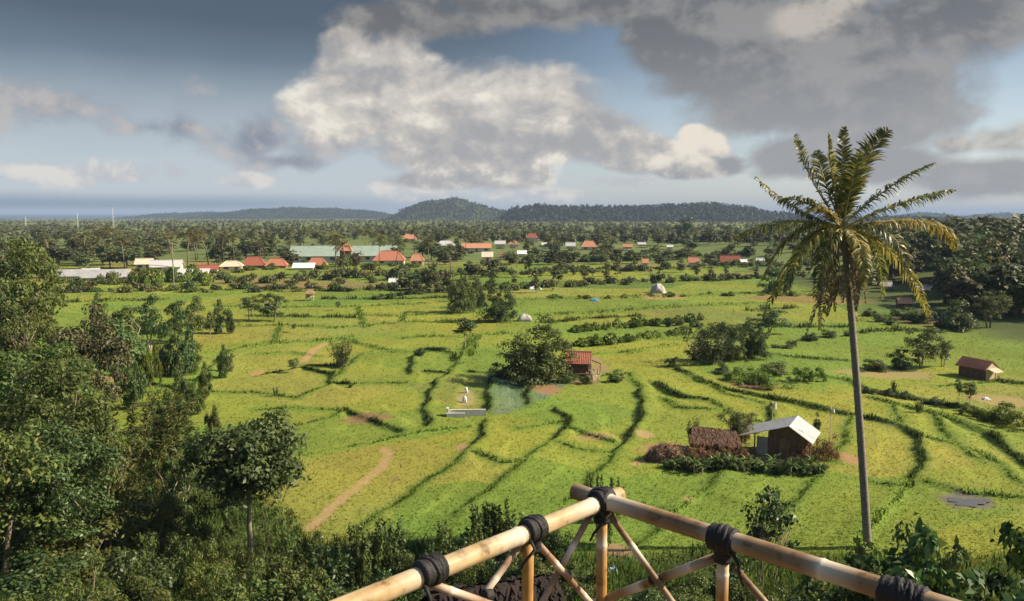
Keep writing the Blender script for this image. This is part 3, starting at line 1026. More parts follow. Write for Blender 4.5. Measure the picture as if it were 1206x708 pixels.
bx, by, bh, bc = [], [], [], []
for w, H, tone in BPOLY:
    for (ax, ay), (cx, cy) in zip(w[:-1], w[1:]):
        L = math.hypot(cx - ax, cy - ay)
        dist = math.hypot(ax, ay)
        n = int(L * min(45, 2800 / dist) * (1 if tone == D_ else .55))
        if n < 1:
            continue
        t = rng.random(n)
        ox, oy = -(cy - ay) / L, (cx - ax) / L
        s = rng.normal(size=n) * (0.10 if dist < 110 else 0.4)
        # the bank wanders: undo the warp that banks() applies
        qx, qy = ax + (cx - ax) * t + ox * s, ay + (cy - ay) * t + oy * s
        bx.append(qx - (0.16 * np.sin(qy * 0.9 + 0.6 * np.sin(qx * 0.7)) + 0.07 * np.sin(qy * 2.3 + qx)))
        by.append(qy - (0.16 * np.sin(qx * 0.8 + 0.6 * np.sin(qy * 0.6)) + 0.07 * np.sin(qx * 2.1 - qy)))
        lump = np.clip(0.75 + 0.9 * wav(qx, qy, 1.6, 2), .12, 1.5)
        bh.append((0.12 + 0.26 * rng.random(n)) * lump * (1.25 if tone == D_ else 0.9) * (1 if dist < 120 else 1.9))
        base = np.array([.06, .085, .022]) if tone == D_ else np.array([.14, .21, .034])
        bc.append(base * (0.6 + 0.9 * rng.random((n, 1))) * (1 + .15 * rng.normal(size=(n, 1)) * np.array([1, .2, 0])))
bx, by, bh, bc = map(np.concatenate, (bx, by, bh, bc))
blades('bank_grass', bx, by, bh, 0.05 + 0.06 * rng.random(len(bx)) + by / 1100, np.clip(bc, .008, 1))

# rough grass and creepers over the slope under the platform and under the left-hand trees
N = 150000
yy = 14 + 50 * rng.random(N) ** 0.9
xx = (rng.random(N) * 2 - 1) * (yy * 0.72 + 4)
wm = wood_mask(xx, yy)
k = wm > rng.random(N)
xx, yy = xx[k], yy[k]
lump = 0.5 + 0.9 * np.clip(wav(xx, yy, 2.2, 4) + .2, 0, 1.2)
cc = np.array([.082, .125, .026]) * (0.5 + 1.1 * rng.random((len(xx), 1))) * (1 + 0.5 * np.clip(wav(xx, yy, 6, 1), -1, 1)[:, None]) * (1 + .2 * rng.normal(size=(len(xx), 1)) * np.array([1, .1, 0]))
blades('rough_grass', xx, yy, (0.2 + 0.5 * rng.random(len(xx))) * lump, 0.05 + 0.08 * rng.random(len(xx)), np.clip(cc, .008, 1))

# puddle: a shallow sheet of muddy water in the paddy at the right
m, nt, out = newmat('muddy_water')
p = nd(nt, 'ShaderNodeBsdfPrincipled', i_Roughness=0.12)
p.inputs['Base Color'].default_value = (.09, .08, .06, 1)
nt.links.new(p.outputs[0], out.inputs[0])
px_, py_, pz_, pt_ = at(1140, 591)
g = np.random.default_rng(5)
ring = []
for i in range(40):
    a = i / 40 * 6.283
    rr = 1 + 0.25 * math.sin(3 * a + 1) + 0.15 * math.sin(7 * a)
    ring.append((px_ + 1.3 * rr * math.cos(a), py_ + 0.75 * rr * math.sin(a)))
pz = float(hfull([px_], [py_])[0]) + 0.03
mb = MB()
mb.poly([(x, y, pz) for x, y in ring])
tag(mb.obj('puddle', 'muddy_water'), kind='structure')

# ------------------------------------------------------------------ sea
m, nt, out = newmat('sea_water')
tc = nd(nt, 'ShaderNodeTexCoord')
n1 = nd(nt, 'ShaderNodeTexNoise', i_Scale=0.02, i_Detail=8.0, i_Roughness=0.7)
nt.links.new(tc.outputs['Object'], n1.inputs['Vector'])
p = nd(nt, 'ShaderNodeBsdfPrincipled', i_Roughness=0.55)
p.inputs['Base Color'].default_value = (.012, .05, .13, 1)
p.inputs['Specular IOR Level'].default_value = 0.15
b_ = nd(nt, 'ShaderNodeBump', i_Strength=1.0, i_Distance=3.0)
nt.links.new(n1.outputs[0], b_.inputs['Height'])
nt.links.new(b_.outputs[0], p.inputs['Normal'])
nt.links.new(p.outputs[0], out.inputs[0])
mb = MB()
mb.poly([(-44000, 3000, -26), (44000, 3000, -26), (44000, 44000, -26), (-44000, 44000, -26)])
tag(mb.obj('sea', 'sea_water'), kind='structure')

# ------------------------------------------------------------------ hills
def hillmat(name, a, b, c, s=0.012):
    m, nt, out = newmat(name)
    tc = nd(nt, 'ShaderNodeTexCoord')
    n1 = nd(nt, 'ShaderNodeTexNoise', i_Scale=s, i_Detail=9.0, i_Roughness=0.72)
    nt.links.new(tc.outputs['Object'], n1.inputs['Vector'])
    v = nd(nt, 'ShaderNodeTexVoronoi', i_Scale=0.09)
    nt.links.new(tc.outputs['Object'], v.inputs['Vector'])
    col = ramp(nt, n1.outputs[0], [(0.35, a), (0.52, b), (0.68, c)])
    cv = ramp(nt, v.outputs['Distance'], [(0.0, (1.2, 1.2, 1.1)), (0.8, (0.5, 0.55, 0.6))])
    mx = nd(nt, 'ShaderNodeMix', data_type='RGBA', blend_type='MULTIPLY')
    mx.inputs[0].default_value = 0.7
    nt.links.new(col, mx.inputs[6])
    nt.links.new(cv, mx.inputs[7])
    p = nd(nt, 'ShaderNodeBsdfPrincipled', i_Roughness=1.0)
    p.inputs['Specular IOR Level'].default_value = 0.0
    nt.links.new(mx.outputs[2], p.inputs['Base Color'])
    bp = nd(nt, 'ShaderNodeBump', i_Strength=1.0, i_Distance=9.0, invert=True)
    nt.links.new(v.outputs['Distance'], bp.inputs['Height'])
    nt.links.new(bp.outputs[0], p.inputs['Normal'])
    nt.links.new(p.outputs[0], out.inputs[0])


hillmat('hill_cloud_shade', (.010, .017, .010), (.018, .026, .013), (.03, .038, .016))  # dark forest green, with the cloud's shade over this ridge put into it
hillmat('hill_mid', (.028, .042, .018), (.055, .07, .026), (.12, .12, .045))
hillmat('hill_left', (.018, .028, .014), (.034, .046, .02), (.06, .07, .028))
HILLPTS = []


def hill(pts, Rr, depth, mat_, amp, wood, step=7.0):
    us = np.array([p[0] for p in pts], float)
    P = np.array([atY(u, v, Rr)[:3] for u, v in pts])
    L = P[-1, 0] - P[0, 0]
    n = int(L / step)
    xs = np.linspace(P[0, 0], P[-1, 0], n)
    top = np.interp(xs, P[:, 0], P[:, 2])
    k = np.exp(-np.linspace(-2, 2, 9) ** 2)
    top = np.convolve(np.pad(top, 4, mode='edge'), k / k.sum(), 'valid')
    mrows = 40
    ts = np.linspace(-1, 1, mrows)
    V = []
    for j, t in enumerate(ts):
        y = Rr + t * depth
        base = hbase(xs, np.full(n, y)) - 6
        f = (1 - abs(t) ** 1.8) ** 1.15
        z = base + (top - base) * f
        for i in range(n):
            q = Vector((xs[i], y, 0))
            a = noise.fractal(q / 160, 0.8, 2.1, 5) * amp * f
            spur = -abs(noise.noise(Vector((xs[i] / 110 + 5, t * 0.6, 3)))) * (top[i] - base[i]) * 0.55 * (abs(t) * (1 - abs(t)) * 4)
            tree = noise.noise(q / 9) * 2.2 * min(1, f * 3)
            V.append((xs[i], y, z[i] + a + spur + tree))
    V = np.array(V)
    ii = (np.arange(mrows - 1)[:, None] * n + np.arange(n - 1)[None]).ravel()
    me = mesh_from('hill', V, np.stack([ii, ii + 1, ii + n + 1, ii + n], 1), mat_, smooth=True)
    tag(link('hill', me), kind='structure')
    front = V.reshape(mrows, n, 3)[3:mrows // 2 + 2].reshape(-1, 3)
    HILLPTS.append(front[rng.integers(0, len(front), wood)] + rng.normal(size=(wood, 3)) * np.array([3, 3, .5]))


hill([(560, 270), (585, 257), (603, 247), (633, 243), (678, 245), (728, 245), (783, 241), (828, 241), (883, 246), (923, 251), (953, 256), (1000, 257), (1050, 257), (1100, 259), (1160, 262), (1230, 270)], 2200, 330, 'hill_cloud_shade', 7, 2600, 6)
hill([(455, 264), (470, 255), (482, 245), (500, 239), (522, 238), (537, 235), (552, 238), (575, 243), (600, 250), (625, 256), (650, 264)], 3000, 420, 'hill_mid', 9, 1400, 7)
hill([(225, 258), (260, 251), (300, 247), (350, 244), (400, 246), (450, 250), (470, 255), (500, 262)], 4200, 500, 'hill_left', 8, 1200, 11)
hill([(140, 257), (175, 253), (200, 251), (250, 250), (300, 252), (345, 257)], 4900, 350, 'hill_left', 5, 300, 14)
hill([(1020, 262), (1050, 257), (1072, 253), (1087, 249), (1100, 253), (1125, 257), (1145, 255), (1165, 252), (1185, 251), (1210, 254), (1260, 252), (1310, 260)], 4600, 500, 'hill_left', 6, 800, 11)

# ------------------------------------------------------------------ woods too far to count
def wood(name, C, size, tri, mat_):
    n = len(C)
    d = unit(rng.normal(size=(n, tri, 3)))
    d[..., 2] = np.abs(d[..., 2])
    s = size[:, None, None]
    Pc = C[:, None, :] + d * s * np.array([.55, .55, .9]) * (0.6 + 0.5 * rng.random((n, tri, 1)))
    a = unit(rng.normal(size=(n, tri, 3)))
    b = unit(np.cross(d + 0.4 * rng.normal(size=(n, tri, 3)), a))
    a2 = unit(np.cross(b, d))
    r = s * 0.34 * math.sqrt(22 / max(tri, 16)) * (0.6 + 0.8 * rng.random((n, tri, 1)))
    V = np.stack([Pc - a2 * r, Pc + a2 * r * 0.9 - b * r * .3, Pc + b * r], 2).reshape(-1, 3)
    me = mesh_from(name, V, np.arange(n * tri * 3).reshape(-1, 3), mat_)
    return tag(link(name, me), kind='stuff')


def far_points(n, r0, r1, a0=-38, a1=38, pw=0.5):
    r = r0 + (r1 - r0) * rng.random(n) ** (1 / (2 * pw)) if False else np.sqrt(r0 ** 2 + (r1 ** 2 - r0 ** 2) * rng.random(n))
    a = R(a0) + (R(a1) - R(a0)) * rng.random(n)
    x, y = r * np.sin(a), r * np.cos(a)
    return np.stack([x, y, hbase(x, y)], 1)


C = np.concatenate([far_points(2600, 640, 1300), far_points(4200, 1300, 2400), far_points(4200, 2400, 5000)])
keepw = C[:, 2] > -25.5
C = C[keepw]
rr = np.hypot(C[:, 0], C[:, 1])
C = C[(wav(C[:, 0], C[:, 1], 170, 2) + rng.random(len(C)) * 1.1) > 0.05]
rr = np.hypot(C[:, 0], C[:, 1])
size = (1.7 + 3.6 * rng.random(len(C)) ** 2) * np.where(rr > 1300, 1.15, 1.0)
wood('distant_woodland', C, size, 22, 'leaf_wood')
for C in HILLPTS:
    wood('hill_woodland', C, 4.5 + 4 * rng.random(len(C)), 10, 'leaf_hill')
# ------------------------------------------------------------------ light, sky, air
SUN_AZ, SUN_EL = R(89), R(35)          # azimuth clockwise from straight ahead: behind and to the right
sv = Vector((math.sin(SUN_AZ) * math.cos(SUN_EL), math.cos(SUN_AZ) * math.cos(SUN_EL), math.sin(SUN_EL)))
ld = bpy.data.lights.new('sun', 'SUN')
ld.energy = 5.0
ld.angle = R(0.6)
ld.color = (1.0, 0.87, 0.67)
lo = bpy.data.objects.new('sun', ld)
COL.objects.link(lo)
lo.rotation_euler = sv.to_track_quat('Z', 'Y').to_euler()

world = bpy.data.worlds.new('World')
scn.world = world
world.use_nodes = True
wt = world.node_tree
wt.nodes.clear()


class S:
    """a scalar socket with arithmetic"""
    def __init__(self, k):
        self.k = k

    @staticmethod
    def op(o, *a, clamp=False):
        n = wt.nodes.new('ShaderNodeMath')
        n.operation = o
        n.use_clamp = clamp
        for i, q in enumerate(a):
            if isinstance(q, S):
                wt.links.new(q.k, n.inputs[i])
            else:
                n.inputs[i].default_value = float(q)
        return S(n.outputs[0])

    def __add__(s, o): return S.op('ADD', s, o)
    def __radd__(s, o): return S.op('ADD', s, o)
    def __sub__(s, o): return S.op('SUBTRACT', s, o)
    def __rsub__(s, o): return S.op('SUBTRACT', o, s)
    def __mul__(s, o): return S.op('MULTIPLY', s, o)
    def __rmul__(s, o): return S.op('MULTIPLY', s, o)


def step_(x, a, b):
    n = wt.nodes.new('ShaderNodeMapRange')
    n.interpolation_type = 'SMOOTHSTEP'
    n.inputs['From Min'].default_value = a
    n.inputs['From Max'].default_value = b
    wt.links.new(x.k, n.inputs[0])
    return S(n.outputs[0])


def mixc(f, a, b):
    n = wt.nodes.new('ShaderNodeMix')
    n.data_type = 'RGBA'
    if isinstance(f, S):
        wt.links.new(f.k, n.inputs[0])
    else:
        n.inputs[0].default_value = f
    for i, q in ((6, a), (7, b)):
        if isinstance(q, tuple):
            n.inputs[i].default_value = (*q, 1)
        else:
            wt.links.new(q, n.inputs[i])
    return n.outputs[2]


tc = wt.nodes.new('ShaderNodeTexCoord')
sep = wt.nodes.new('ShaderNodeSeparateXYZ')
wt.links.new(tc.outputs['Generated'], sep.inputs[0])
dx_, dy_, dz_ = (S(sep.outputs[i]) for i in range(3))
AZ = S.op('ARCTAN2', dx_, dy_)            # compass bearing, 0 straight ahead
EL = S.op('ARCSINE', dz_)                 # height above the horizon


def skyxy(u, v):
    d = Vector(ray(u, v)).normalized()
    return math.atan2(d.x, d.y), math.asin(d.z)


def fbm(scale, seed, det=7.0, rough=0.56, da=0.0, de=0.0, ys=1.35, dist=0.25):
    c = wt.nodes.new('ShaderNodeCombineXYZ')
    wt.links.new((AZ + da).k, c.inputs[0])
    wt.links.new(((EL + de) * ys).k, c.inputs[1])
    c.inputs[2].default_value = seed
    n = wt.nodes.new('ShaderNodeTexNoise')
    n.inputs['Scale'].default_value = scale
    n.inputs['Detail'].default_value = det
    n.inputs['Roughness'].default_value = rough
    n.inputs['Distortion'].default_value = dist
    wt.links.new(c.outputs[0], n.inputs['Vector'])
    return S(n.outputs[0])


def blobs(lst, k=0.25):
    """union of soft ellipses given by where they stand in the photo (u, v, half width, half height)"""
    acc = None
    for u, v, ru, rv in lst:
        a0, e0 = skyxy(u, v)
        ra, re = ru / FPX, rv / FPX
        qa, qe = (AZ - a0) * (1 / ra), (EL - e0) * (1 / re)
        m_ = 1.0 - S.op('SQRT', qa * qa + qe * qe)
        if acc is None:
            acc = m_
        else:
            acc = S.op('SMOOTH_MAX', acc, m_, k)
    return acc


sky = wt.nodes.new('ShaderNodeTexSky')
sky.sky_type = 'NISHITA'
sky.sun_disc = False
sky.sun_elevation = SUN_EL
sky.sun_rotation = SUN_AZ
sky.altitude = 100
sky.air_density = 1.0
sky.dust_density = 1.6
sky.ozone_density = 1.5
K = 2 ** -EXPOSURE / 0.10                    # the background strength below is 0.10


def cc_(r, g, b):
    return (r * K, g * K, b * K)


nA = fbm(6.5, 1.0)
nA2 = fbm(6.5, 1.0, da=0.030, de=0.034)
nB = fbm(17.0, 4.0, 7.0, 0.58)
nB2 = fbm(17.0, 4.0, 7.0, 0.58, da=0.010, de=0.013)
nC = fbm(4.2, 9.0, 6.0, 0.52)
n_ = nA * 0.62 + nB * 0.38
relief = (nA - nA2) * 1.6 + (nB - nB2) * 1.5          # lit side towards the sun (right, above)
col = sky.outputs[0]
# sky gradient with lens vignette painted into the dark slate top, pale towards the horizon; weaker over the right half
sr = wt.nodes.new('ShaderNodeValToRGB')
el = sr.color_ramp.elements
stops = [(-0.02, (.48, .54, .60)), (skyxy(200, 228)[1], (.56, .61, .65)), (skyxy(200, 182)[1], (.50, .565, .62)), (skyxy(200, 120)[1], (.335, .39, .445)),
         (skyxy(200, 62)[1], (.125, .170, .222)), (skyxy(200, 15)[1], (.070, .096, .130)), (0.45, (.05, .07, .10))]
while len(el) < len(stops):
    el.new(.5)
for i_, (e_, c_) in enumerate(stops):
    el[i_].position = (e_ + 0.05) / 0.5
    el[i_].color = (*c_, 1)
wt.links.new(((EL + (nC - 0.5) * 0.03 + 0.05) * 2.0).k, sr.inputs[0])
vm = wt.nodes.new('ShaderNodeMix')
vm.data_type = 'RGBA'
vm.blend_type = 'MULTIPLY'
vm.inputs[0].default_value = 1
wt.links.new(sr.outputs[0], vm.inputs[6])
vm.inputs[7].default_value = (K, K, K, 1)
sky_mix = 0.92 - step_(AZ, -0.12, 0.25) * 0.32
sky_mix = sky_mix * (1.0 - step_(EL, 0.34, 0.6))
col = mixc(sky_mix, col, vm.outputs[2])
# a blue bank of rain haze standing on the sea at the left
bk = (1.0 - step_(EL + (nC - 0.5) * 0.006, 0.006, 0.026)) * (1.0 - step_(AZ, -0.42, 0.02))
col = mixc(bk * 0.85, col, cc_(.15, .225, .33))
# grey-violet wisps and small far cumulus at the left
m_ = blobs([(70, 120, 130, 42), (180, 150, 80, 22), (300, 165, 75, 36), (400, 165, 70, 26), (20, 110, 80, 30), (330, 190, 60, 16)])
al = step_(m_ * 0.9 + (nB * 0.5 + nA * 0.5 - 0.5) * 3.6, 0.1, 0.9)
col = mixc(al * 0.85, col, mixc(step_(relief, -0.25, 0.35), cc_(.225, .25, .31), cc_(.52, .485, .465)))
m_ = blobs([(130, 204, 70, 17), (40, 200, 40, 12), (490, 218, 90, 18), (600, 222, 80, 16), (290, 214, 40, 9), (210, 205, 22, 14), (640, 228, 70, 12), (740, 215, 60, 10)])
al = step_(m_ * 1.0 + (nB - 0.5) * 3.6, 0.0, 0.7)
col = mixc(al * 0.85, col, mixc(step_(relief, -0.2, 0.2), cc_(.54, .55, .58), cc_(.80, .75, .68)))
# the big grey cloud deck over the right
m_ = blobs([(930, 55, 190, 115), (1010, 120, 140, 75), (880, 120, 70, 56), (1100, 25, 150, 55), (790, 45, 66, 50), (940, 185, 90, 34), (650, 8, 220, 30), (490, 26, 130, 28), (1010, 195, 120, 26), (1165, 212, 110, 30)], 0.18)
al = step_(m_ * 1.5 + (n_ - 0.5) * 2.6, 0.08, 0.72)
dk = mixc(step_(relief * 1.3 + (nC - 0.5) * 1.6, -0.35, 0.42), cc_(.155, .163, .175), cc_(.30, .292, .285))
low = 1.0 - step_(EL, 0.06, 0.24)
dk = mixc(low * 0.62, dk, cc_(.43, .43, .44))
col = mixc(al * 0.94, col, dk)
# lit tops showing in the deck
m_ = blobs([(960, 18, 52, 26), (985, 5, 40, 14), (1175, 166, 44, 20), (1130, 172, 30, 14), (1206, 160, 40, 26)])
al = step_(m_ * 1.2 + (n_ - 0.5) * 3.0, 0.2, 0.85)
col = mixc(al * 0.8, col, mixc(step_(relief, -0.2, 0.25), cc_(.30, .29, .28), cc_(.58, .53, .47)))
# the sunlit cumulus in the middle, and the small one beside the deck
m_ = blobs([(450, 105, 100, 72), (540, 130, 120, 72), (620, 125, 110, 60), (560, 180, 130, 42), (405, 70, 40, 40), (690, 160, 90, 46), (400, 128, 66, 40), (745, 180, 60, 30), (600, 205, 70, 22), (520, 212, 80, 14)], 0.3)
dA = m_ * 1.5 + (n_ - 0.5) * 2.4
al = step_(dA, 0.08, 0.58)
e1 = step_(EL, skyxy(560, 225)[1], skyxy(560, 95)[1])
sh = step_(relief + (e1 - 0.5) * 0.22 + (nA - 0.5) * 0.5, -0.30, 0.34)
body = mixc(sh, cc_(.385, .385, .395), cc_(.66, .615, .555))
body = mixc(step_(relief, 0.10, 0.42) * 0.7, body, cc_(.95, .89, .78))
top = step_(EL, skyxy(560, 90)[1], skyxy(560, 20)[1])
body = mixc(top * 0.5, body, cc_(.20, .20, .205))
col = mixc(al * 0.97, col, body)
m_ = blobs([(828, 178, 40, 32), (845, 196, 52, 22), (800, 196, 44, 20), (818, 160, 22, 16)], 0.2)
al = step_(m_ * 1.3 + (n_ - 0.5) * 2.6, 0.15, 0.5)
sh = step_(relief + (step_(EL, skyxy(0, 215)[1], skyxy(0, 160)[1]) - 0.5) * 0.3 - (AZ - skyxy(825, 170)[0]) * 2.2, -0.3, 0.3)
col = mixc(al, col, mixc(sh, cc_(.33, .34, .36), cc_(.84, .77, .66)))

bg = wt.nodes.new('ShaderNodeBackground')
bg.inputs[1].default_value = 0.10
wt.links.new(col, bg.inputs[0])
wo = wt.nodes.new('ShaderNodeOutputWorld')
wt.links.new(bg.outputs[0], wo.inputs[0])

# the air: one box of thin even haze round everything
m, nt, out = newmat('haze')
pv = nd(nt, 'ShaderNodeVolumePrincipled')
pv.inputs['Color'].default_value = (.40, .52, .72, 1)
pv.inputs['Density'].default_value = HAZE_DENSITY
pv.inputs['Density Attribute'].default_value = ''
pv.inputs['Anisotropy'].default_value = 0.0
nt.links.new(pv.outputs[0], out.inputs['Volume'])
mb = MB()
mb.box(-60000, 60000, -3000, 60000, -33, 4 + max(max((o.matrix_basis @ Vector(c)).z for c in o.bound_box) for o in scn.objects if o.type == 'MESH' and o.parent is None))
tag(mb.obj('haze', 'haze'), kind='stuff')

# ------------------------------------------------------------------ the viewing platform's bamboo railing
RZ = CAMZ - 0.85


def on_level(u, v, z):
    dx, dy, dz = ray(u, v)
    t = (z - CAMZ) / dz
    return Vector((t * dx, t * dy, z))


CORNER = on_level(709, 591, RZ)
CX, CY = CORNER.x, CORNER.y
DL = (on_level(432, 704, RZ) - CORNER).normalized()
DR = (on_level(1033, 694, RZ) - CORNER).normalized()
DECKZ = 18.25
rail = empty('bamboo_railing', (CX, CY, DECKZ), label='bamboo railing with rubber lashings at the corner of the viewing platform', cat='railing')
ORG = Vector((CX, CY, DECKZ))


def pole(name, a, b, r0, r1, mat_, node_gap=0.0, parent=rail, org=ORG, n=14, hollow=False, seed=0):
    a, b = Vector(a), Vector(b)
    L = (b - a).length
    g = random.Random(seed)
    zs = [0.0]
    rs = [r0]
    nodes = []
    if node_gap:
        z = g.uniform(0.3, 0.9) * node_gap
        while z < L - 0.02:
            nodes.append(z)
            z += node_gap * g.uniform(0.85, 1.15)
    pts, rad = [(0, 0, 0)], [r0]
    bend = [g.uniform(-1, 1) * 0.004 for _ in range(2)]
    samples = sorted([i * L / 14 for i in range(1, 14)] + [z + d for z in nodes for d in (-.012, -.004, 0, .004, .012)] + [L])
    for z in samples:
        if z <= 0 or z > L:
            continue
        r = r0 + (r1 - r0) * z / L
        k = min([abs(z - q) for q in nodes], default=1)
        if k < .0045:
            r *= 1.07 if k < .001 else 1.035
        elif k < .013:
            r *= 0.985
        f = math.sin(z / L * math.pi)
        pts.append((bend[0] * f * L, bend[1] * f * L, z))
        rad.append(r)
    mb = MB()
    mb.tube(pts, rad, n, cap=not hollow)
    ring = [max([0] + [(1 - abs(p_[2] - q) / .02) if p_[2] <= q else (1 - (p_[2] - q) / .05) for q in nodes if -.02 < p_[2] - q < .05]) for p_ in pts for _ in range(n)]
    if hollow:            # cut ends show the wall of the culm and the dark inside
        for e, rr, zz, s in ((0, r0, 0, 1), (1, r1, L, -1)):
            b0 = len(mb.v)
            for q, zo in ((1, 0), (.72, 0), (.70, .05)):
                for k in range(n):
                    t = 2 * math.pi * k / n
                    mb.v.append((math.cos(t) * rr * q, math.sin(t) * rr * q, zz + s * zo))
            for j in range(2):
                for k in range(n):
                    k2 = (k + 1) % n
                    f = (b0 + j * n + k, b0 + j * n + k2, b0 + (j + 1) * n + k2, b0 + (j + 1) * n + k)
                    mb.f.append(f if e else f[::-1])
            mb.f.append(tuple(b0 + 2 * n + k for k in range(n)))
    o = mb.obj(name, mat_, parent, True)
    ring += [0.0] * (len(o.data.vertices) - len(ring))
    o.data.attributes.new('ring', 'FLOAT', 'POINT').data.foreach_set('value', np.array(ring, np.float32))
    o.rotation_mode = 'QUATERNION'
    o.rotation_quaternion = (b - a).to_track_quat('Z', 'Y')
    o.location = a - org
    return o


def rail_s(u, D):
    """how far along a rail it crosses a column of the photo"""
    lo_, hi_ = 0.0, 1.6
    f = lambda s: (lambda p: 603 + FPX * p.x / (p.y * CP - (p.z - CAMZ) * SP))(Vector((CX, CY, RZ)) + D * s)
    sg = 1 if f(0.5) > f(0) else -1
    for _ in range(40):
        mid_ = (lo_ + hi_) / 2
        if (f(mid_) - u) * sg < 0:
            lo_ = mid_
        else:
            hi_ = mid_
    return lo_


def on_plane(u, v, D):
    """where the sight line of a pixel meets the upright plane under a rail"""
    d = Vector(ray(u, v))
    n = Vector((-D.y, D.x, 0))
    t = n.dot(Vector((CX, CY, 0))) / n.dot(d)
    return Vector((0, 0, CAMZ)) + d * t


C0 = Vector((CX, CY, RZ))
pole('handrail', C0 - DL * 0.085, C0 + DL * 1.9, 0.0240, 0.0262, 'bamboo_pale', 0.30, hollow=True, seed=3)
pole('handrail', C0 - DR * 0.105 + Vector((0, 0, .006)), C0 + DR * 1.9 + Vector((0, 0, .006)), 0.0240, 0.0262, 'bamboo_brown', 0.31, hollow=True, seed=8)
POSTS = [(DL, rail_s(622, DL)), (None, 0), (DR, rail_s(852, DR)), (DL, rail_s(622, DL) + .62), (DR, rail_s(852, DR) + .62)]
for i, (D, s) in enumerate(POSTS):
    q = C0 + (D * s if D else Vector((0, 0, 0)))
    pole('post', (q.x, q.y, DECKZ + .02), (q.x, q.y, RZ - .025), 0.0168, 0.016, 'bamboo_gold', 0.3, seed=20 + i)
BR = [(DL, (700, 606), (645, 708), .0095, 'bamboo_thin'), (DL, (640, 650), (692, 708), .0095, 'bamboo_thin'), (DL, (610, 652), (572, 706), .0095, 'bamboo_thin'),
      (DL, (522, 692), (568, 707), .0105, 'bamboo_thin'), (DR, (722, 606), (797, 708), .0095, 'bamboo_brown'), (DR, (842, 658), (717, 706), .0135, 'bamboo_brown'),
      (DR, (868, 667), (904, 708), .0095, 'bamboo_brown')]
for i, (D, a, b, r, mt) in enumerate(BR):
    A, B = on_plane(*a, D), on_plane(*b, D)
    d = (B - A).normalized()
    A = A - d * (.05 if i in (1, 2, 3) else 0)
    k = (A.z - (DECKZ + .05)) / max(-d.z, .05)
    side = Vector((-D.y, D.x, 0)) * (.012 if i % 2 else -.012)
    pole('diagonal_brace', A + side, A + d * min(k, 1.25) + side, r, r * .95, mt, 0.2, seed=40 + i, n=10)


def lashing(P, axis, length, r, seed, down=None, r2=0.0225):
    """rubber strip wound round a joint: lumpy turns along the pole, and a few turns down the post"""
    g = random.Random(seed)
    mb = MB()
    axis = Vector(axis).normalized()
    turns = max(3, int(length / 0.014))
    pts, rad = [], []
    for i in range(turns * 4 + 1):
        f = i / (turns * 4)
        pts.append(P + axis * (f - .5) * length)
        rad.append(r * (1 + .05 * abs(math.sin(f * turns * math.pi)) + g.uniform(-.02, .02)) * (0.9 if f < .04 or f > .96 else 1))
    mb.tube(pts, rad, 18)
    if down:
        pts, rad = [], []
        for i in range(17):
            f = i / 16
            pts.append(P + Vector((0, 0, -down * f)))
            rad.append(r2 * (1 + .07 * abs(math.sin(f * 5 * math.pi)) + g.uniform(-.02, .02)))
        mb.tube(pts, rad, 14)
        for s in (-1, -.45, .45, 1):        # crossing turns over the joint
            ring = []
            sd = axis.cross(Vector((0, 0, 1))).normalized()
            for k in range(19):
                a = 2 * math.pi * k / 18
                ring.append(P + sd * math.cos(a) * r * 1.0 + Vector((0, 0, 1)) * math.sin(a) * r * 1.0 + axis * (s * math.sin(a + s) * length * .22))
            mb.tube(ring, 0.006, 6, False)
    if down:                     # a loose tail of the strip
        t0 = P + axis * length * .2 + Vector((0, -r, -r * .5))
        mb.tube([t0, t0 + Vector((.012, -.012, -.02)), t0 + Vector((.02 * (-1) ** seed, -.014, -.06)), t0 + Vector((.03 * (-1) ** seed, -.008, -.085))], [.005, .005, .004, .003], 6)
    o = mb.obj('lashing', 'rubber', rail, True)
    o.location = -ORG
    return o


for i, (D, u, L, dn) in enumerate(((DL, 507, .07, .03), (DL, 628, .062, .06), (DR, 852, .072, .06), (DR, 1064, .10, .05))):
    lashing(C0 + D * rail_s(u, D) + Vector((0, 0, .003)), D, L, 0.0315 if D is DL else .034, i, dn)
lashing(C0 + Vector((0, 0, .004)), DL, .065, .0345, 11, .065, .0235)
lashing(C0 + Vector((0, 0, .004)), DR, .06, .0345, 12)
for i, (u, v, D) in enumerate(((668, 679, DL), (574, 701, DL), (771, 682, DR))):
    P = on_plane(u, v, D)
    lashing(P, (D.x, D.y, .3), .028, .015, 30 + i)

# the platform itself, under the camera
mb = MB()
for i in range(16):
    # boards run across the corner; they end at the railing
    y1 = CY + .09 - i * .16
    hw = max(.05, (CY + .12 - y1) * 1.13 + .06)
    mb.box(CX - hw, CX + hw, y1 - .15, y1, DECKZ - .05, DECKZ)
dk_ = tag(mb.obj('platform', 'timber'), 'boarded viewing platform that carries the bamboo railing', 'platform', kind='structure')
mb = MB()
for sx in (-1.0, 0, 1.0):
    yb = 0.4 if sx else 1.9
    mb.tube([(CX + sx, yb, float(hbase(CX + sx, yb)) - .3), (CX + sx, yb, DECKZ - .05)], .06, 8)
tag(mb.obj('platform_footing', 'timber'), kind='structure')
# ------------------------------------------------------------------ the coconut palm
PX, PY, PZ, PT = at(1022, 646)
palm = empty('coconut_palm', (PX, PY, PZ), label='tall coconut palm on a bare slender trunk rising over the paddies', cat='palm tree')
PO = Vector((PX, PY, PZ))


def pp(u, v, dY=0.0):
    x, y, z, t = atY(u, v, PY + dY)
    return Vector((x, y, z)) - PO


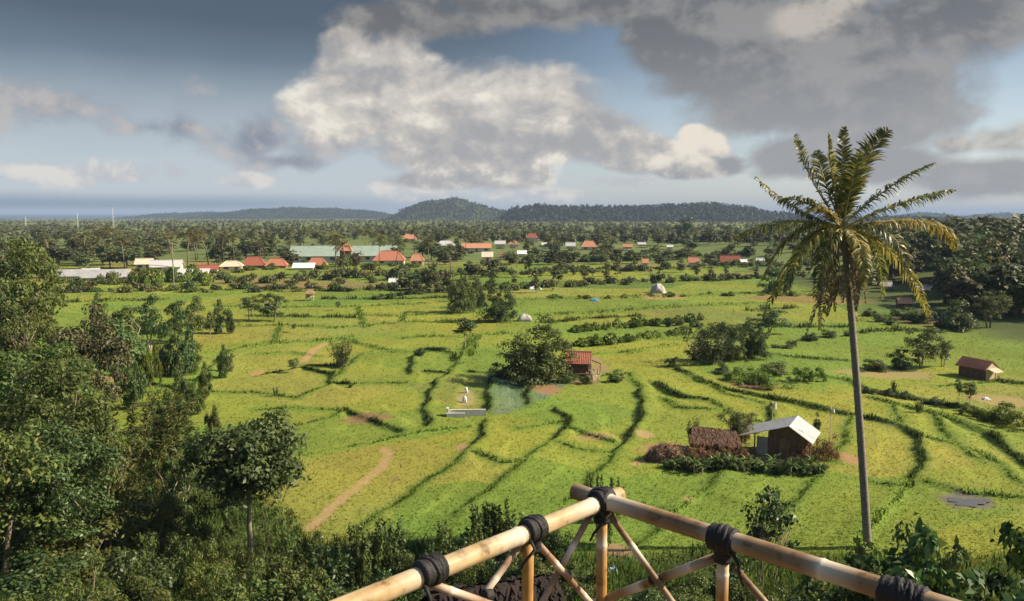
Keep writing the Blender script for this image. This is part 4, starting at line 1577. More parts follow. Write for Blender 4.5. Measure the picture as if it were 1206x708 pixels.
crown = pp(992, 268)
g = np.random.default_rng(77)
mb = MB()
path = [pp(1023, 660), pp(1021, 630), pp(1018, 580), pp(1014, 520), pp(1009, 450), pp(1005, 400), pp(1001, 350), pp(996, 305), pp(993, 275)]
pts, rad = [], []
for i in range(len(path) - 1):
    for k in range(12):
        pts.append(path[i].lerp(path[i + 1], k / 12))
nn = len(pts)
for i in range(nn):
    f = i / nn
    rad.append((0.25 - .09 * f + (.12 * max(0, .05 - f) / .05)) * (1 + .05 * (i % 3 == 0) - .02 * (i % 3 == 1)))
mb.tube(pts, rad, 12)
mb.obj('trunk', 'palm_bark', palm, True)


def bez(a, b, c, n=12):
    return [a * (1 - t) ** 2 + b * 2 * t * (1 - t) + c * t * t for t in [i / (n - 1) for i in range(n)]]


#   tip, middle (photo pixels), depth of tip, depth of middle, leaflet length, hang, dry?, pairs
FR = [((936, 160), (958, 215), -1.0, -.4, .75, .35, 0, 0), ((889, 208), (938, 246), .8, .5, .62, .9, 0, 0), ((868, 280), (926, 262), -1.2, -.8, .85, 1.2, 0, 0),
      ((994, 150), (991, 206), .6, .3, .62, .1, 0, 0), ((976, 158), (980, 205), -.9, -.4, .6, .2, 0, 0), ((1046, 154), (1016, 196), .3, .2, 1.05, .25, 0, 0),
      ((1028, 165), (1008, 205), 1.6, .8, .95, .25, 0, 0), ((1100, 192), (1046, 222), .6, .4, .85, .8, 0, 0), ((1124, 224), (1062, 240), -1.0, -.4, .85, .75, 0, 0),
      ((1124, 294), (1090, 262), 1.0, .8, 1.0, 1.15, 0, 0), ((1094, 372), (1052, 300), -1.4, -.8, .85, .9, 0, 0), ((1018, 336), (1012, 288), -2.6, -1.8, .7, .7, 0, 0),
      ((948, 398), (976, 318), -1.3, -.8, .42, .7, 1, 0), ((900, 372), (944, 296), 1.5, .9, .95, 1.1, 0, 0), ((966, 388), (978, 315), 1.4, .7, .8, 1.0, 1, 0),
      ((952, 250), (968, 248), -2.6, -1.4, .6, .6, 0, 0), ((1012, 180), (1002, 220), -1.8, -.7, .8, .3, 0, 0), ((962, 178), (972, 215), 1.8, .7, .75, .3, 0, 0),
      ((1040, 350), (1028, 285), 2.2, 1.4, .9, .9, 0, 0), ((930, 330), (955, 280), 2.6, 1.6, .9, 1.0, 0, 0),
      ((1000, 372), (1000, 315), .8, .5, .5, .8, 1, 0), ((1008, 366), (1006, 312), -.9, -.4, .45, .8, 1, 0),
      ((918, 236), (954, 240), -2.0, -1.0, .8, .8, 0, 0), ((1072, 330), (1046, 274), -2.0, -1.2, .9, .9, 0, 0), ((925, 345), (952, 285), -1.8, -1.0, .9, 1.0, 0, 0),
      ((960, 350), (974, 290), -2.2, -1.4, .85, .9, 0, 0), ((898, 330), (940, 272), .4, .2, .95, 1.0, 0, 0)]
for i, (tip, mid_, d1, d0, ll, hang, dry, _) in enumerate(FR):
    a = crown + Vector((g.normal() * .06, g.normal() * .06, -.05 * (i > 9) * (1 + dry * 4)))
    t_, m_ = pp(*tip, d1), pp(*mid_, d0)
    ctrl = m_ * 2 - (a + t_) * 0.5
    sp = bez(a, ctrl, t_, 14)
    V, F = frond_mesh(sp, ll * 1.15, .095, 74, g, hang * 1.0, .62, .9, .2 if dry else .13, twist=g.normal() * .6)
    o = link('frond', mesh_from('frond', V, F, 'palm_dry' if dry else ('palm_yellow' if i in (2, 9, 10, 11, 15, 19, 27) else 'palm_leaf')), palm)
    if dry:
        o['label'] = 'withered brown frond hanging below the crown'
    mb = MB()
    mb.tube(sp, [.055 * (1 - .85 * k / 13) for k in range(14)], 6)
    mb.obj('stalk', 'palm_dry' if dry else 'frond_stalk', o, True)
# the fibrous skirt under the crown and the young nuts
for i in range(10):
    a = i * 2.4
    s = pp(996, 300 + (i % 5) * 9)
    e = s + Vector((math.cos(a) * (.6 + .7 * g.random()), math.sin(a) * .9 - .3, -1.5 - 1.6 * g.random()))
    v, f = frond_mesh(bez(s, (s + e) * .5 + Vector((math.cos(a) * .45, math.sin(a) * .45, .3)), e, 7), .38, .08, 32, g, .9, .7, .8, .15)
    link('dead_frond', mesh_from('dead_frond', v, f, 'palm_dry'), palm)
for i in range(7):
    a = i * .9 + .3
    c = crown + Vector((math.cos(a) * .38, math.sin(a) * .38 - .1, -.32 - .12 * (i % 3)))
    mb = MB()
    mb.tube([c + Vector((0, 0, z)) for z in (.16, .13, .06, -.03, -.10, -.14)], [.01, .07, .115, .12, .075, .01], 9)
    mb.obj('coconut', 'coconut_husk', palm, True)

# ------------------------------------------------------------------ field huts
def root_at(name, u, v, yaw, label, cat):
    x, y, z, t = at(u, v)
    z = float(hfull([x], [y])[0])
    return empty(name, (x, y, z), yaw, (1.06, 1.06, 1.06), label, cat), t


# hut with the pale iron roof, ridge running away to the right
hut, t = root_at('field_hut', 925, 540, R(-30), 'small wooden field hut with a bright pale iron roof beside the green hedge', 'hut')
mb = MB()
mb.box(-1.35, 1.45, 0, 2.9, -.3, 1.6)
mb.poly([(-1.35, 0, 1.6), (1.45, 0, 1.6), (0.25, 0, 2.5), (-1.35, 0, 1.93)])
mb.poly([(-1.35, 2.9, 1.6), (-1.35, 2.9, 1.93), (0.25, 2.9, 2.5), (1.45, 2.9, 1.6)])
mb.poly([(-1.35, 0, 1.6), (-1.35, 0, 1.93), (-1.35, 2.9, 1.93), (-1.35, 2.9, 1.6)])
mb.obj('wall', 'timber_dark', hut)
rf = MB()
rf.slab([(.25, -.45, 2.68), (2.0, -.45, 1.55), (2.0, 3.3, 1.55), (.25, 3.3, 2.68)], .035)
rf.slab([(.25, -.45, 2.68), (.25, 3.3, 2.68), (-4.0, 3.3, 1.22), (-4.0, -.45, 1.22)], .035)
for k in range(9):
    y = -.35 + k * .44
    rf.tube([(-3.98, y, 1.24), (.25, y, 2.695), (1.98, y, 1.575)], .022, 5)
rf.obj('roof', 'iron_sheet', hut)
for x, y in ((-3.8, -.2), (-3.8, 3.0), (-2.3, -.2), (1.8, -.2), (1.8, 3.0)):
    m2 = MB()
    top = 1.18 + (x + 4) * .3435 if x < 0 else 1.62
    m2.tube([(x, y, -.3), (x, y, top)], .06, 7)
    m2.obj('post', 'timber', hut)
m2 = MB()
m2.box(-2.2, -1.36, .05, .11, -.1, 1.45)
m2.obj('cloth_screen', 'tarp_pale', hut)
m2 = MB()
m2.box(-.5, .3, -.035, -.003, -.1, 1.55)
m2.obj('door', 'timber', hut)

# low thatched shelter beside it
sh_, t = root_at('thatched_shelter', 842, 534, R(-12), 'low shelter with a sagging dark brown thatched roof left of the pale roofed hut', 'shelter')


def thatch(root, name, quads, n, mat_, th=.14, ln=.5, seed=1):
    """a roof of layered straw: thin slabs under loose strands that hang down the slope (quads run eave, eave, ridge, ridge)"""
    g = np.random.default_rng(seed)
    mb = MB()
    for q in quads:
        mb.slab(q, th)
    V0, T0 = tri_split(mb)
    VV, FF, b = [V0], [T0], len(V0)
    for q in quads:
        A, B, C_, D_q = (np.array(p, float) for p in q)
        nrm = unit(np.cross(B - A, D_q - A))
        nrm = nrm if nrm[2] > 0 else -nrm
        u_, v_ = g.random((n, 1)) * 1.04 - .02, g.random((n, 1)) ** 1.3
        P = (A * (1 - u_) + B * u_) * (1 - v_) + (D_q * (1 - u_) + C_ * u_) * v_ + nrm * (.02 + .05 * g.random((n, 1)))
        d = unit((A - D_q)[None] + .35 * g.normal(size=(n, 3)) * np.linalg.norm(A - D_q) * .5 + np.array([0, 0, -.1]))
        s_ = unit(np.cross(d, nrm))
        L = ln * (.4 + .9 * g.random((n, 1)))
        w = .03 + .03 * g.random((n, 1))
        e = P + d * L + nrm * .05 * g.normal(size=(n, 1))
        v = np.stack([P - s_ * w, P + s_ * w, e + s_ * w * .3, e - s_ * w * .3], 1).reshape(-1, 3)
        VV.append(v)
        FF.append(np.arange(4 * n).reshape(n, 4) + b)
        b += 4 * n
    return link(name, mesh_from(name, np.concatenate(VV), FF, mat_), root)


sh_.scale = (.94, .9, .86)
leafmat('thatch_strands', (.075, .043, .028), (.19, .11, .068), .05, .9, 0.0)
thatch(sh_, 'roof', [((-2.2, -1.5, 1.55), (2.1, -1.5, 1.45), (1.7, .1, 2.3), (-1.9, .1, 2.55)), ((-2.2, 1.7, 1.5), (2.1, 1.7, 1.4), (1.7, .1, 2.3), (-1.9, .1, 2.55))], 1500, 'thatch_strands')
for x in (-1.9, 0, 1.9):
    for y in (-1.4, 1.5):
        m2 = MB()
        m2.tube([(x, y, -.3), (x, y, 1.5)], .06, 6)
        m2.obj('post', 'timber', sh_)
m2 = MB()
m2.box(-1.8, 1.8, 1.35, 1.42, -.2, 1.2)
m2.box(1.75, 1.82, -1.3, 1.3, -.2, 1.05)
m2.obj('wall', 'timber_dark', sh_)


leafmat('straw_strands', (.10, .06, .035), (.27, .17, .10), .05, .9, 0.0)


def heap(name, u, v, w, d, h, mat_, label, cat, seed=1, n=900, blade=.22, cone=False):
    """a heap of loose straw or brush"""
    root, t = root_at(name, u, v, 0, label, cat)
    g = np.random.default_rng(seed)
    mb = MB()
    prof = ((1, -.2), (1, .25), (.86, .6), (.6, .88), (.2, 1.0)) if not cone else ((1, -.1), (.95, .3), (.7, .62), (.4, .85), (.06, 1.0))
    ns = 26
    for q, zz in prof:
        for k in range(ns):
            a = 6.283 * k / ns
            j = 1 + .09 * math.sin(3 * a + seed) + .06 * math.sin(7 * a + zz * 5)
            mb.v.append((math.cos(a) * w / 2 * q * j, math.sin(a) * d / 2 * q * j, zz * h * (1 + .05 * math.sin(5 * a))))
    for r_ in range(len(prof) - 1):
        for k in range(ns):
            k2 = (k + 1) % ns
            mb.f.append((r_ * ns + k, r_ * ns + k2, (r_ + 1) * ns + k2, (r_ + 1) * ns + k))
    mb.f.append(tuple((len(prof) - 1) * ns + k for k in range(ns)))
    V0, T0 = tri_split(mb)
    cen = V0[T0].mean(1)
    i = g.integers(0, len(T0), n)
    P = cen[i] + g.normal(size=(n, 3)) * .08
    V, F = leaf_quads(P, unit(P * np.array([1, 1, 2])) + .5 * g.normal(size=(n, 3)), blade * (.5 + g.random(n)), .05, g, .4)
    link('pile', mesh_from(name, np.concatenate([V0, V]), [T0, F + len(V0)], mat_), root)
    return root


heap('straw_stack', 784, 542, 3.0, 1.9, 1.05, 'straw_strands', 'low stack of brown rice straw at the left end of the thatched shelter', 'straw stack', 3, 3200, .4)
# red roofed hut under the tree
rh, t = root_at('field_hut', 681, 444, R(-8), 'small dark timber hut with a bright red tiled roof beside the big bushy tree', 'hut')
mb = MB()
mb.box(-1.2, 1.15, 0, 2.2, 0.45, 1.75)
mb.poly([(-1.2, .3, 1.75), (-1.2, 2.2, 1.75), (-1.2, 1.25, 2.4)])
mb.poly([(1.15, .3, 1.75), (1.15, 1.25, 2.4), (1.15, 2.2, 1.75)])
mb.obj('wall', 'timber_dark', rh)
rf = MB()
rf.slab([(-1.5, -.5, 1.62), (1.5, -.5, 1.62), (1.5, 1.1, 2.75), (-1.5, 1.1, 2.75)], .07)
rf.slab([(-1.5, 1.1, 2.75), (1.5, 1.1, 2.75), (1.5, 2.6, 1.7), (-1.5, 2.6, 1.7)], .07)
for k in range(15):
    x = -1.45 + k * .207
    rf.tube([(x, -.52, 1.625), (x, 1.1, 2.765), (x, 2.6, 1.715)], .035, 5)
rf.tube([(-1.52, 1.1, 2.78), (1.52, 1.1, 2.78)], .08, 7)
rf.obj('roof', 'clay_tile', rh)
for x, y, mt in ((-1.3, -.35, 'timber'), (1.32, -.35, 'timber_pale'), (1.32, 2.3, 'timber'), (-1.3, 2.3, 'timber')):
    m2 = MB()
    m2.box(x - .09, x + .09, y - .09, y + .09, -.3, 1.72)
    m2.obj('post', mt, rh)
m2 = MB()
m2.box(-1.35, 1.3, -.3, 2.3, .3, .44)
m2.obj('platform', 'timber', rh)
m2 = MB()
m2.slab([(1.5, .3, 2.0), (2.6, .5, 1.55), (2.6, 2.2, 1.6), (1.5, 2.4, 2.1)], .1)
m2.obj('lean_to_roof', 'thatch', rh)
m2 = MB()
m2.tube([(2.5, .6, -.3), (2.5, .6, 1.55)], .06, 6)
m2.obj('post', 'timber', rh)
# cut poles and boards stacked beside it
wp, t = root_at('timber_stack', 698, 447, R(20), 'leaning stack of pale cut timber beside the red roofed hut', 'timber stack')
mb = MB()
for k in range(14):
    a = random.uniform(-.5, .5)
    mb.tube([(a, random.uniform(-.4, .4), -.1), (a * 1.6 + random.uniform(-.3, .3), random.uniform(-.3, .3), random.uniform(.8, 1.5))], .07, 6)
mb.box(-.75, .75, -.3, .3, -.1, .5)
mb.obj('boards', 'timber_pale', wp)

# the hut at the far right
bh_, t = root_at('field_hut', 1146, 446, R(-62), 'low hut with a rusty brown roof and pale gable at the right of the paddies', 'hut')
bh_.scale = (.93, .93, .93)
mb = MB()
mb.box(-2.0, 1.6, 0, 2.3, -.3, 1.5)
mb.obj('wall', 'timber_dark', bh_)
m2 = MB()
m2.box(1.605, 1.68, .02, 2.28, -.3, 1.5)
m2.poly([(1.68, .02, 1.5), (1.68, 2.28, 1.5), (1.68, 1.15, 2.2)])
m2.obj('gable_wall', 'timber_pale', bh_)
rf = MB()
rf.slab([(-2.3, -.45, 1.42), (1.75, -.45, 1.36), (1.75, 1.15, 2.36), (-2.3, 1.15, 2.5)], .08)
rf.slab([(-2.3, 1.15, 2.5), (1.75, 1.15, 2.36), (1.75, 2.75, 1.4), (-2.3, 2.75, 1.42)], .08)
for k in range(18):
    x = -2.25 + k * .23
    rf.tube([(x, -.45, 1.43), (x, 1.15, 2.47), (x, 2.75, 1.43)], .03, 5)
rf.obj('roof', 'iron_rust', bh_)
m2 = MB()
m2.slab([(1.7, .2, 1.5), (2.7, .3, 1.1), (2.7, 2.0, 1.1), (1.7, 2.2, 1.5)], .06)
m2.obj('lean_to_roof', 'timber_pale', bh_)
m2 = MB()
m2.tube([(2.6, .4, -.3), (2.6, .4, 1.08)], .05, 6)
m2.obj('post', 'timber', bh_)

# raised watch shelter out in the far paddies
ws, t = root_at('watch_shelter', 365, 354, R(10), 'tiny stilted watch shelter with a straw roof alone in the far paddies', 'shelter')
for x in (-.75, .75):
    for y in (-.6, .6):
        m2 = MB()
        m2.tube([(x, y, -.3), (x, y, 1.7)], .07, 6)
        m2.obj('post', 'timber_pale', ws)
m2 = MB()
m2.box(-.9, .9, -.75, .75, .7, .8)
m2.box(-.85, .85, .55, .62, .8, 1.3)
m2.obj('platform', 'timber_pale', ws)
rf = MB()
b = [(-1.15, -1.0, 1.6), (1.15, -1.0, 1.6), (1.15, 1.0, 1.6), (-1.15, 1.0, 1.6)]
rf.poly([b[0], b[1], (.35, 0, 2.35), (-.35, 0, 2.35)])
rf.poly([b[2], b[3], (-.35, 0, 2.35), (.35, 0, 2.35)])
rf.poly([b[1], b[2], (.35, 0, 2.35)])
rf.poly([b[3], b[0], (-.35, 0, 2.35)])
rf.poly(b[::-1])
rf.obj('roof', 'straw', ws)

# dark thatched roof down the slope, just below the railing
x0, y0, z0, _ = atY(588, 676, 12.6)
gz = float(hbase(x0, y0))
pv_ = empty('thatched_hut', (x0, y0, gz), R(18), None, 'dark thatched hut just below the railing with only its roof in view', 'hut')
hgt = z0 - gz - .18
leafmat('thatch_dark', (.016, .011, .010), (.034, .023, .019), .03, .9, 0.0)
thatch(pv_, 'roof', [((-1.2, q * 1.15, hgt - .85), (1.05, q * 1.15, hgt - .85), (.95, 0, hgt), (-1.1, 0, hgt)) for q in (-1, 1)], 2200, 'thatch_dark', .12, .22, 5)
mb = MB()
mb.box(-.9, .8, -.8, .8, -.5, hgt - .75)
mb.obj('wall', 'timber_dark', pv_)


# ------------------------------------------------------------------ small things in the paddies
def crumple(name, u, v, w, d, h, mat_, label, cat, seed=1, yaw=0.0, dome=False):
    """a heaped or draped sheet"""
    x, y, z, t = at(u, v)
    z = float(hfull([x], [y])[0])
    mb = MB()
    n = 14
    for j in range(n + 1):
        for i in range(n + 1):
            a, b = i / n * 2 - 1, j / n * 2 - 1
            q = math.sqrt(max(0, 1 - a * a - b * b)) if dome else max(0, 1 - max(abs(a), abs(b)) ** 3.5)
            zz = h * q * (.75 + .35 * noise.noise(Vector((a * 2.3 + seed, b * 2.3, seed)))) - .03
            k = 1 + .12 * noise.noise(Vector((a * 3, b * 3, seed + 9)))
            mb.v.append((a * w / 2 * k, b * d / 2 * k, zz))
    for j in range(n):
        for i in range(n):
            p0 = j * (n + 1) + i
            mb.f.append((p0, p0 + 1, p0 + n + 2, p0 + n + 1))
    mb.f.append(tuple([i for i in range(n + 1)] + [(j + 1) * (n + 1) + n for j in range(n)] + [n * (n + 1) + n - 1 - i for i in range(n)] + [(n - 1 - j) * (n + 1) for j in range(n - 1)])[::-1])
    o = mb.obj(name, mat_, None, True)
    o.location = (x, y, z)
    o.rotation_euler = (0, 0, yaw)
    return tag(o, label, cat)


crumple('plastic_sheet', 722, 676, .55, .5, .5, 'plastic_pale', 'pale blue plastic sheet heaped on bare soil seen between the railing posts', 'plastic sheet', 1)
crumple('tarpaulin', 700, 354, 2.0, 1.4, .6, 'tarp_blue', 'small blue tarpaulin lying at the edge of the far paddies', 'tarpaulin', 2)
crumple('cloth_bundle', 549, 462, .42, .4, .85, 'cloth_white', 'upright white cloth bundle, farther of the two in the fallow paddy', 'cloth', 3)
crumple('cloth_bundle', 547, 473, .55, .45, .9, 'cloth_white', 'white cloth bundle on the soil, nearer the low white wall', 'cloth', 4)
crumple('cloth_bundle', 1161, 471, .8, .6, .35, 'cloth_white', 'white cloth lying flat in the grass below the rusty roofed hut', 'cloth', 5)
crumple('cloth_bundle', 1116, 424, .45, .4, .7, 'cloth_white', 'white sack standing at the left end of the rusty roofed hut', 'sack', 6)
crumple('tarpaulin', 840, 341, 3.6, 2.4, .9, 'tarp_pale', 'pale grey tarpaulin spread beyond the far paddies', 'tarpaulin', 7) if False else None
crumple('tarpaulin', 630, 341, 3.6, 2.2, 1.0, 'cloth_white', 'white tarpaulin lying along the hedge beyond the far paddies', 'tarpaulin', 8)
crumple('straw_dome', 775, 345, 4.0, 3.4, 2.9, 'tarp_pale', 'pale rounded stack under a cloth standing in the distant paddies', 'stack', 9, dome=True)
crumple('tarp_shelter', 618, 378, 2.8, 2.2, 1.5, 'tarp_pale', 'grey sheet draped over a heap right of the two field trees', 'sheet', 10)

wl, t = root_at('field_wall', 549, 491, R(3), 'low white wall of a small water channel at the edge of a paddy', 'wall')
mb = MB()
mb.box(-1.75, 1.85, .25, .45, -.35, .62)
mb.obj('back_wall', 'white_wash', wl)
mb = MB()
mb.box(-1.8, -.1, -.55, -.35, -.35, .5)
mb.box(-1.8, -1.6, -.345, .245, -.35, .9)
mb.obj('front_wall', 'white_wash', wl)

# poles, flags and stakes
def stake(name, u, v, hpx, r, mat_, label, cat, flag=None):
    root, t = root_at(name, u, v, 0, label, cat)
    h = hpx / FPX * t
    mb = MB()
    mb.tube([(0, 0, -.3), (.03, .02, h * .5), (.0, .05, h)], [r, r * .9, r * .7], 6)
    mb.obj('pole', mat_, root)
    if flag:
        mb = MB()
        w, fh = flag
        for i in range(6):
            for j in (0, 1):
                mb.v.append((.03 + i * w / 5, .05 + .08 * math.sin(i * 1.4), h - .02 - j * fh - i * .03))
        for i in range(5):
            mb.f.append((2 * i, 2 * i + 1, 2 * i + 3, 2 * i + 2))
        fl = mb.obj('flag', 'cloth_white', root)
        sd = fl.modifiers.new('cloth', 'SOLIDIFY')
        sd.thickness = .01


stake('flag_pole', 909, 501, 26, .04, 'timber_pale', 'slim pole with a small white flag on the bank behind the pale roofed hut', 'flag pole', (.35, .55))
stake('bamboo_stake', 976, 541, 60, .04, 'timber_pale', 'tall bamboo stake with a white rag at the right end of the pale roofed hut', 'stake', (.3, .3))
stake('bamboo_stake', 890, 457, 15, .09, 'timber_pale', 'short pale post beside the brown bare soil behind the hut', 'post')
stake('utility_pole', 764, 335, 24, .10, 'timber_pale', 'slim pale pole beside the rounded stack in the distant paddies', 'pole')
stake('utility_pole', 205, 340, 52, .11, 'bark_pale', 'tall pale pole rising in front of the grey roofed sheds', 'pole')
for u, v, hpx, lab in ((134, 271, 25, 'thin white radio mast, the tallest on the left skyline'), (31, 270, 14, 'short white radio mast at the far left of the skyline'),
                       (92, 270, 18, 'thin white radio mast midway between the other two on the left skyline'), (750, 272, 10, 'pale aerial mast in front of the dark forested ridge')):
    root, t = root_at('radio_mast', u, v, 0, lab, 'mast')
    h = hpx / FPX * t
    for a in (0, 2.09, 4.19):
        mb = MB()
        mb.tube([(math.cos(a) * .9, math.sin(a) * .9, -1), (math.cos(a) * .2, math.sin(a) * .2, h)], [.13, .09], 5)
        mb.obj('leg', 'mast_steel', root)
    mb = MB()
    for k in range(9):
        z = h * k / 8
        r = .9 - .65 * k / 8
        q = [(math.cos(a) * r, math.sin(a) * r, z) for a in (0, 2.09, 4.19)]
        mb.tube(q + [q[0]], .05, 4, False)
    mb.obj('lattice', 'mast_steel', root)
# ------------------------------------------------------------------ the village beyond the paddies
BLOCK = []      # picture boxes of the houses, so that no tree is planted right in front of one


def house(u, vb, wpx, hpx, roof, wall, label, kind='hip', rfrac=.5, dep=.7, yaw=0.0, name='house', cat='house', nwin=2, over=.5):
    x, y, z, t = at(u, vb)
    k = t / FPX
    W, Hh = wpx * k - 2 * over, hpx * k * .92
    D = max(W * dep, 3.0)
    hw = Hh * (1 - rfrac)
    BLOCK.append((u - wpx / 2, vb - hpx, u + wpx / 2, vb, t))
    root = empty(name, (x, y, z), math.atan2(-x, y) * .6 + R(yaw), None, label, cat)
    a = W / 2
    mb = MB()
    mb.box(-a, a, 0, D, -1.5, hw)
    ov = over
    zr = Hh
    if kind == 'gable':
        for s in (-a, a):
            mb.poly([(s, 0, hw), (s, D, hw), (s, D / 2, hw + (zr - hw) * D / (D + 2 * ov))])
    mb.obj('wall', wall, root)
    rf = MB()
    e = hw - .12
    if kind == 'gable':
        rf.slab([(-a - ov, -ov, e), (a + ov, -ov, e), (a + ov, D / 2, zr), (-a - ov, D / 2, zr)], .12)
        rf.slab([(-a - ov, D / 2, zr), (a + ov, D / 2, zr), (a + ov, D + ov, e), (-a - ov, D + ov, e)], .12)
        rf.tube([(-a - ov, D / 2, zr + .03), (a + ov, D / 2, zr + .03)], .14, 6)
    elif kind == 'hip':
        q = min(a * .45, D / 2)
        b = [(-a - ov, -ov, e), (a + ov, -ov, e), (a + ov, D + ov, e), (-a - ov, D + ov, e)]
        r1, r2 = (-a + q - .01, D / 2, zr), (a - q + .01, D / 2, zr)
        rf.poly([b[0], b[1], r2, r1])
        rf.poly([b[2], b[3], r1, r2])
        rf.poly([b[1], b[2], r2])
        rf.poly([b[3], b[0], r1])
        rf.poly(b[::-1])
        rf.tube([r1, r2], .16, 6)
        for p_, q_ in ((b[0], r1), (b[3], r1), (b[1], r2), (b[2], r2)):
            rf.tube([p_, q_], .12, 5)
    else:       # one slope, falling towards the paddies
        rf.slab([(-a - ov, -ov, e), (a + ov, -ov, e), (a + ov, D + ov, zr), (-a - ov, D + ov, zr)], .12)
        mb2 = MB()
        mb2.box(-a, a, D - .2, D - .05, hw + .003, zr - .3)
        mb2.obj('rear_wall', wall, root)
    rf.obj('roof', roof, root)
    if nwin and hw > 1.6:
        n = nwin
        for i in range(n):
            cx = -a + (i + .5) * W / n + (.0 if n == 1 else .1)
            ww = min(.8, W / n * .3)
            if i == n // 2:
                m2 = MB()
                m2.box(cx - ww * .6, cx + ww * .6, -.05, -.003, 0, min(2.1, hw * .8))
                m2.obj('door', 'timber_dark', root)
            else:
                m2 = MB()
                m2.box(cx - ww, cx + ww, -.04, -.003, hw * .38, hw * .78)
                f_ = m2.obj('window', 'dark_opening', root)
                m3 = MB()
                m3.box(cx - ww - .12, cx + ww + .12, -.12, -.043, hw * .34, hw * .375)
                m3.obj('sill', wall, f_)
    return root


G1, G2 = 'grey_sheet', 'iron_sheet'
house(80, 329, 30, 11, G1, 'cream_wash', 'short grey roofed shed just left of the long low shed', 'shed', .6, .9, name='shed', cat='shed')
house(121, 331, 54, 13, G1, 'cream_wash', 'long low shed with a pale grey sloping roof at the left edge of the village', 'shed', .62, .5, name='shed', cat='shed', nwin=4)
house(105, 321, 20, 5, G2, 'white_wash', 'small white roof peeping over the long grey shed', 'shed', .6, .6, name='shed', cat='shed', nwin=0)
house(169, 318, 20, 14, 'cream_wash', 'white_wash', 'small cream gabled house left of the grey blue roof', 'gable', .45, 1.1)
house(195, 320, 36, 14, G2, 'white_wash', 'white house with a wide grey blue metal roof left of the low white roof', 'gable', .55, .7)
house(226, 328, 36, 11, G2, 'white_wash', 'low shed with a whitish roof in front of the dull brown roof', 'shed', .6, .6, name='shed', cat='shed', nwin=3)
house(244, 320, 26, 8, 'clay_tile_old', 'cream_wash', 'low house with a dull brown roof between the whitish shed and the tan house', 'gable', .6, .6)
house(272, 319, 26, 12, 'cream_wash', 'cream_wash', 'tan house with a flat looking tan roof left of the dark red roof', 'hip', .5, .7)
house(298, 316, 28, 14, 'clay_tile_old', 'timber', 'house with a broad dark red hip roof, left neighbour of the orange red one', 'hip', .72, .8)
house(325, 316, 26, 12, 'clay_tile', 'brick_red', 'house with a bright orange red roof between the dark red roof and the white roof', 'hip', .7, .8)
house(357, 318, 26, 8, 'cloth_white', 'white_wash', 'low building with a brilliant white roof between two orange roofs', 'shed', .6, .7, nwin=2)
house(373, 316, 24, 13, 'clay_tile', 'cream_wash', 'orange roofed house standing against the white wall of the green roofed hall', 'hip', .7, .8)
house(405, 309, 128, 20, 'green_sheet', 'white_wash', 'very long white hall with a grey green metal roof', 'gable', .58, .42, name='hall', cat='hall', nwin=9, over=.8)
house(407, 312, 16, 27, 'clay_tile_pale', 'timber', 'narrow tall house whose small orange hip roof rises over the green roof', 'hip', .32, .9, nwin=1)
house(458, 312, 38, 17, 'clay_tile', 'cream_wash', 'large house with a peaked orange roof at the right end of the green hall', 'hip', .65, .8)
house(491, 313, 17, 15, 'clay_tile_pale', 'cream_wash', 'pinkish roofed house right of the peaked orange roof', 'hip', .55, .8)
house(482, 285, 17, 10, 'clay_tile_pale', 'cream_wash', 'far house with a pale orange roof on the wooded skyline above the green hall', 'hip', .6, .8)
house(463, 335, 11, 7, 'cloth_white', 'white_wash', 'tiny white roofed hut out in the paddies below the peaked orange roof', 'gable', .6, .8, name='hut', cat='hut', nwin=0, over=.2)
house(525, 294, 22, 11, G2, 'white_wash', 'cluster house with whitish walls at the left end of the middle village', 'hip', .5, .7)
house(561, 297, 36, 11, 'clay_tile_pale', 'white_wash', 'wide house with a faded red roof and white walls in the middle village', 'gable', .5, .6, nwin=3)
house(574, 310, 14, 14, 'cream_wash', 'white_wash', 'white walled house standing just below the wide faded red roof', 'shed', .4, .8, nwin=1)
house(589, 291, 13, 8, G2, 'white_wash', 'small bright white house right of the wide faded red roof', 'gable', .5, .7, nwin=0)
house(605, 291, 12, 8, 'clay_tile_pale', 'white_wash', 'small house with a pink roof right of the bright white one in the middle village', 'hip', .55, .7, nwin=0)
house(592, 304, 8, 7, 'clay_tile', 'brick_red', 'little red roofed house below the bright white one', 'hip', .6, .8, nwin=0)
house(627, 286, 15, 12, 'clay_tile_old', 'white_wash', 'two storey house with a dark red roof, highest in the middle village', 'hip', .45, .8, nwin=1)
house(615, 301, 12, 6, 'cloth_white', 'white_wash', 'low white roof alone in the greenery below the two storey house', 'shed', .6, .7, nwin=0)
house(641, 294, 7, 9, 'white_wash', 'white_wash', 'narrow white house right of the two storey one', 'gable', .3, .8, nwin=0)
house(672, 293, 12, 8, G2, 'white_wash', 'bluish white roofed house just left of the large orange roof in the distance', 'gable', .55, .7, nwin=0)
house(694, 295, 20, 12, 'clay_tile_pale', 'cream_wash', 'distant house with a large orange roof at the right end of the middle village', 'hip', .6, .8)
house(739, 293, 12, 6, 'clay_tile_pale', 'cream_wash', 'low pinkish roof first to the right of the large distant orange roof', 'gable', .55, .7, nwin=0)
house(756, 290, 10, 5, G2, 'white_wash', 'low grey white roof at the foot of the dark ridge', 'gable', .5, .7, nwin=0)
house(760, 314, 8, 10, 'clay_tile_pale', 'white_wash', 'small pink roofed white house alone among the distant paddies', 'gable', .5, .8, nwin=0)
house(789, 294, 8, 6, 'white_wash', 'white_wash', 'tiny white house under the tall dark tree on the skyline', 'gable', .4, .8, nwin=0)
house(817, 314, 13, 12, 'clay_tile_pale', 'white_wash', 'pale pinkish house with a white front left of the long dark roof', 'gable', .55, .8, nwin=1)
house(860, 312, 24, 12, 'clay_tile_old', 'clay_tile_pale', 'long low house with a dark red roof left of the palm crown', 'gable', .7, .6)
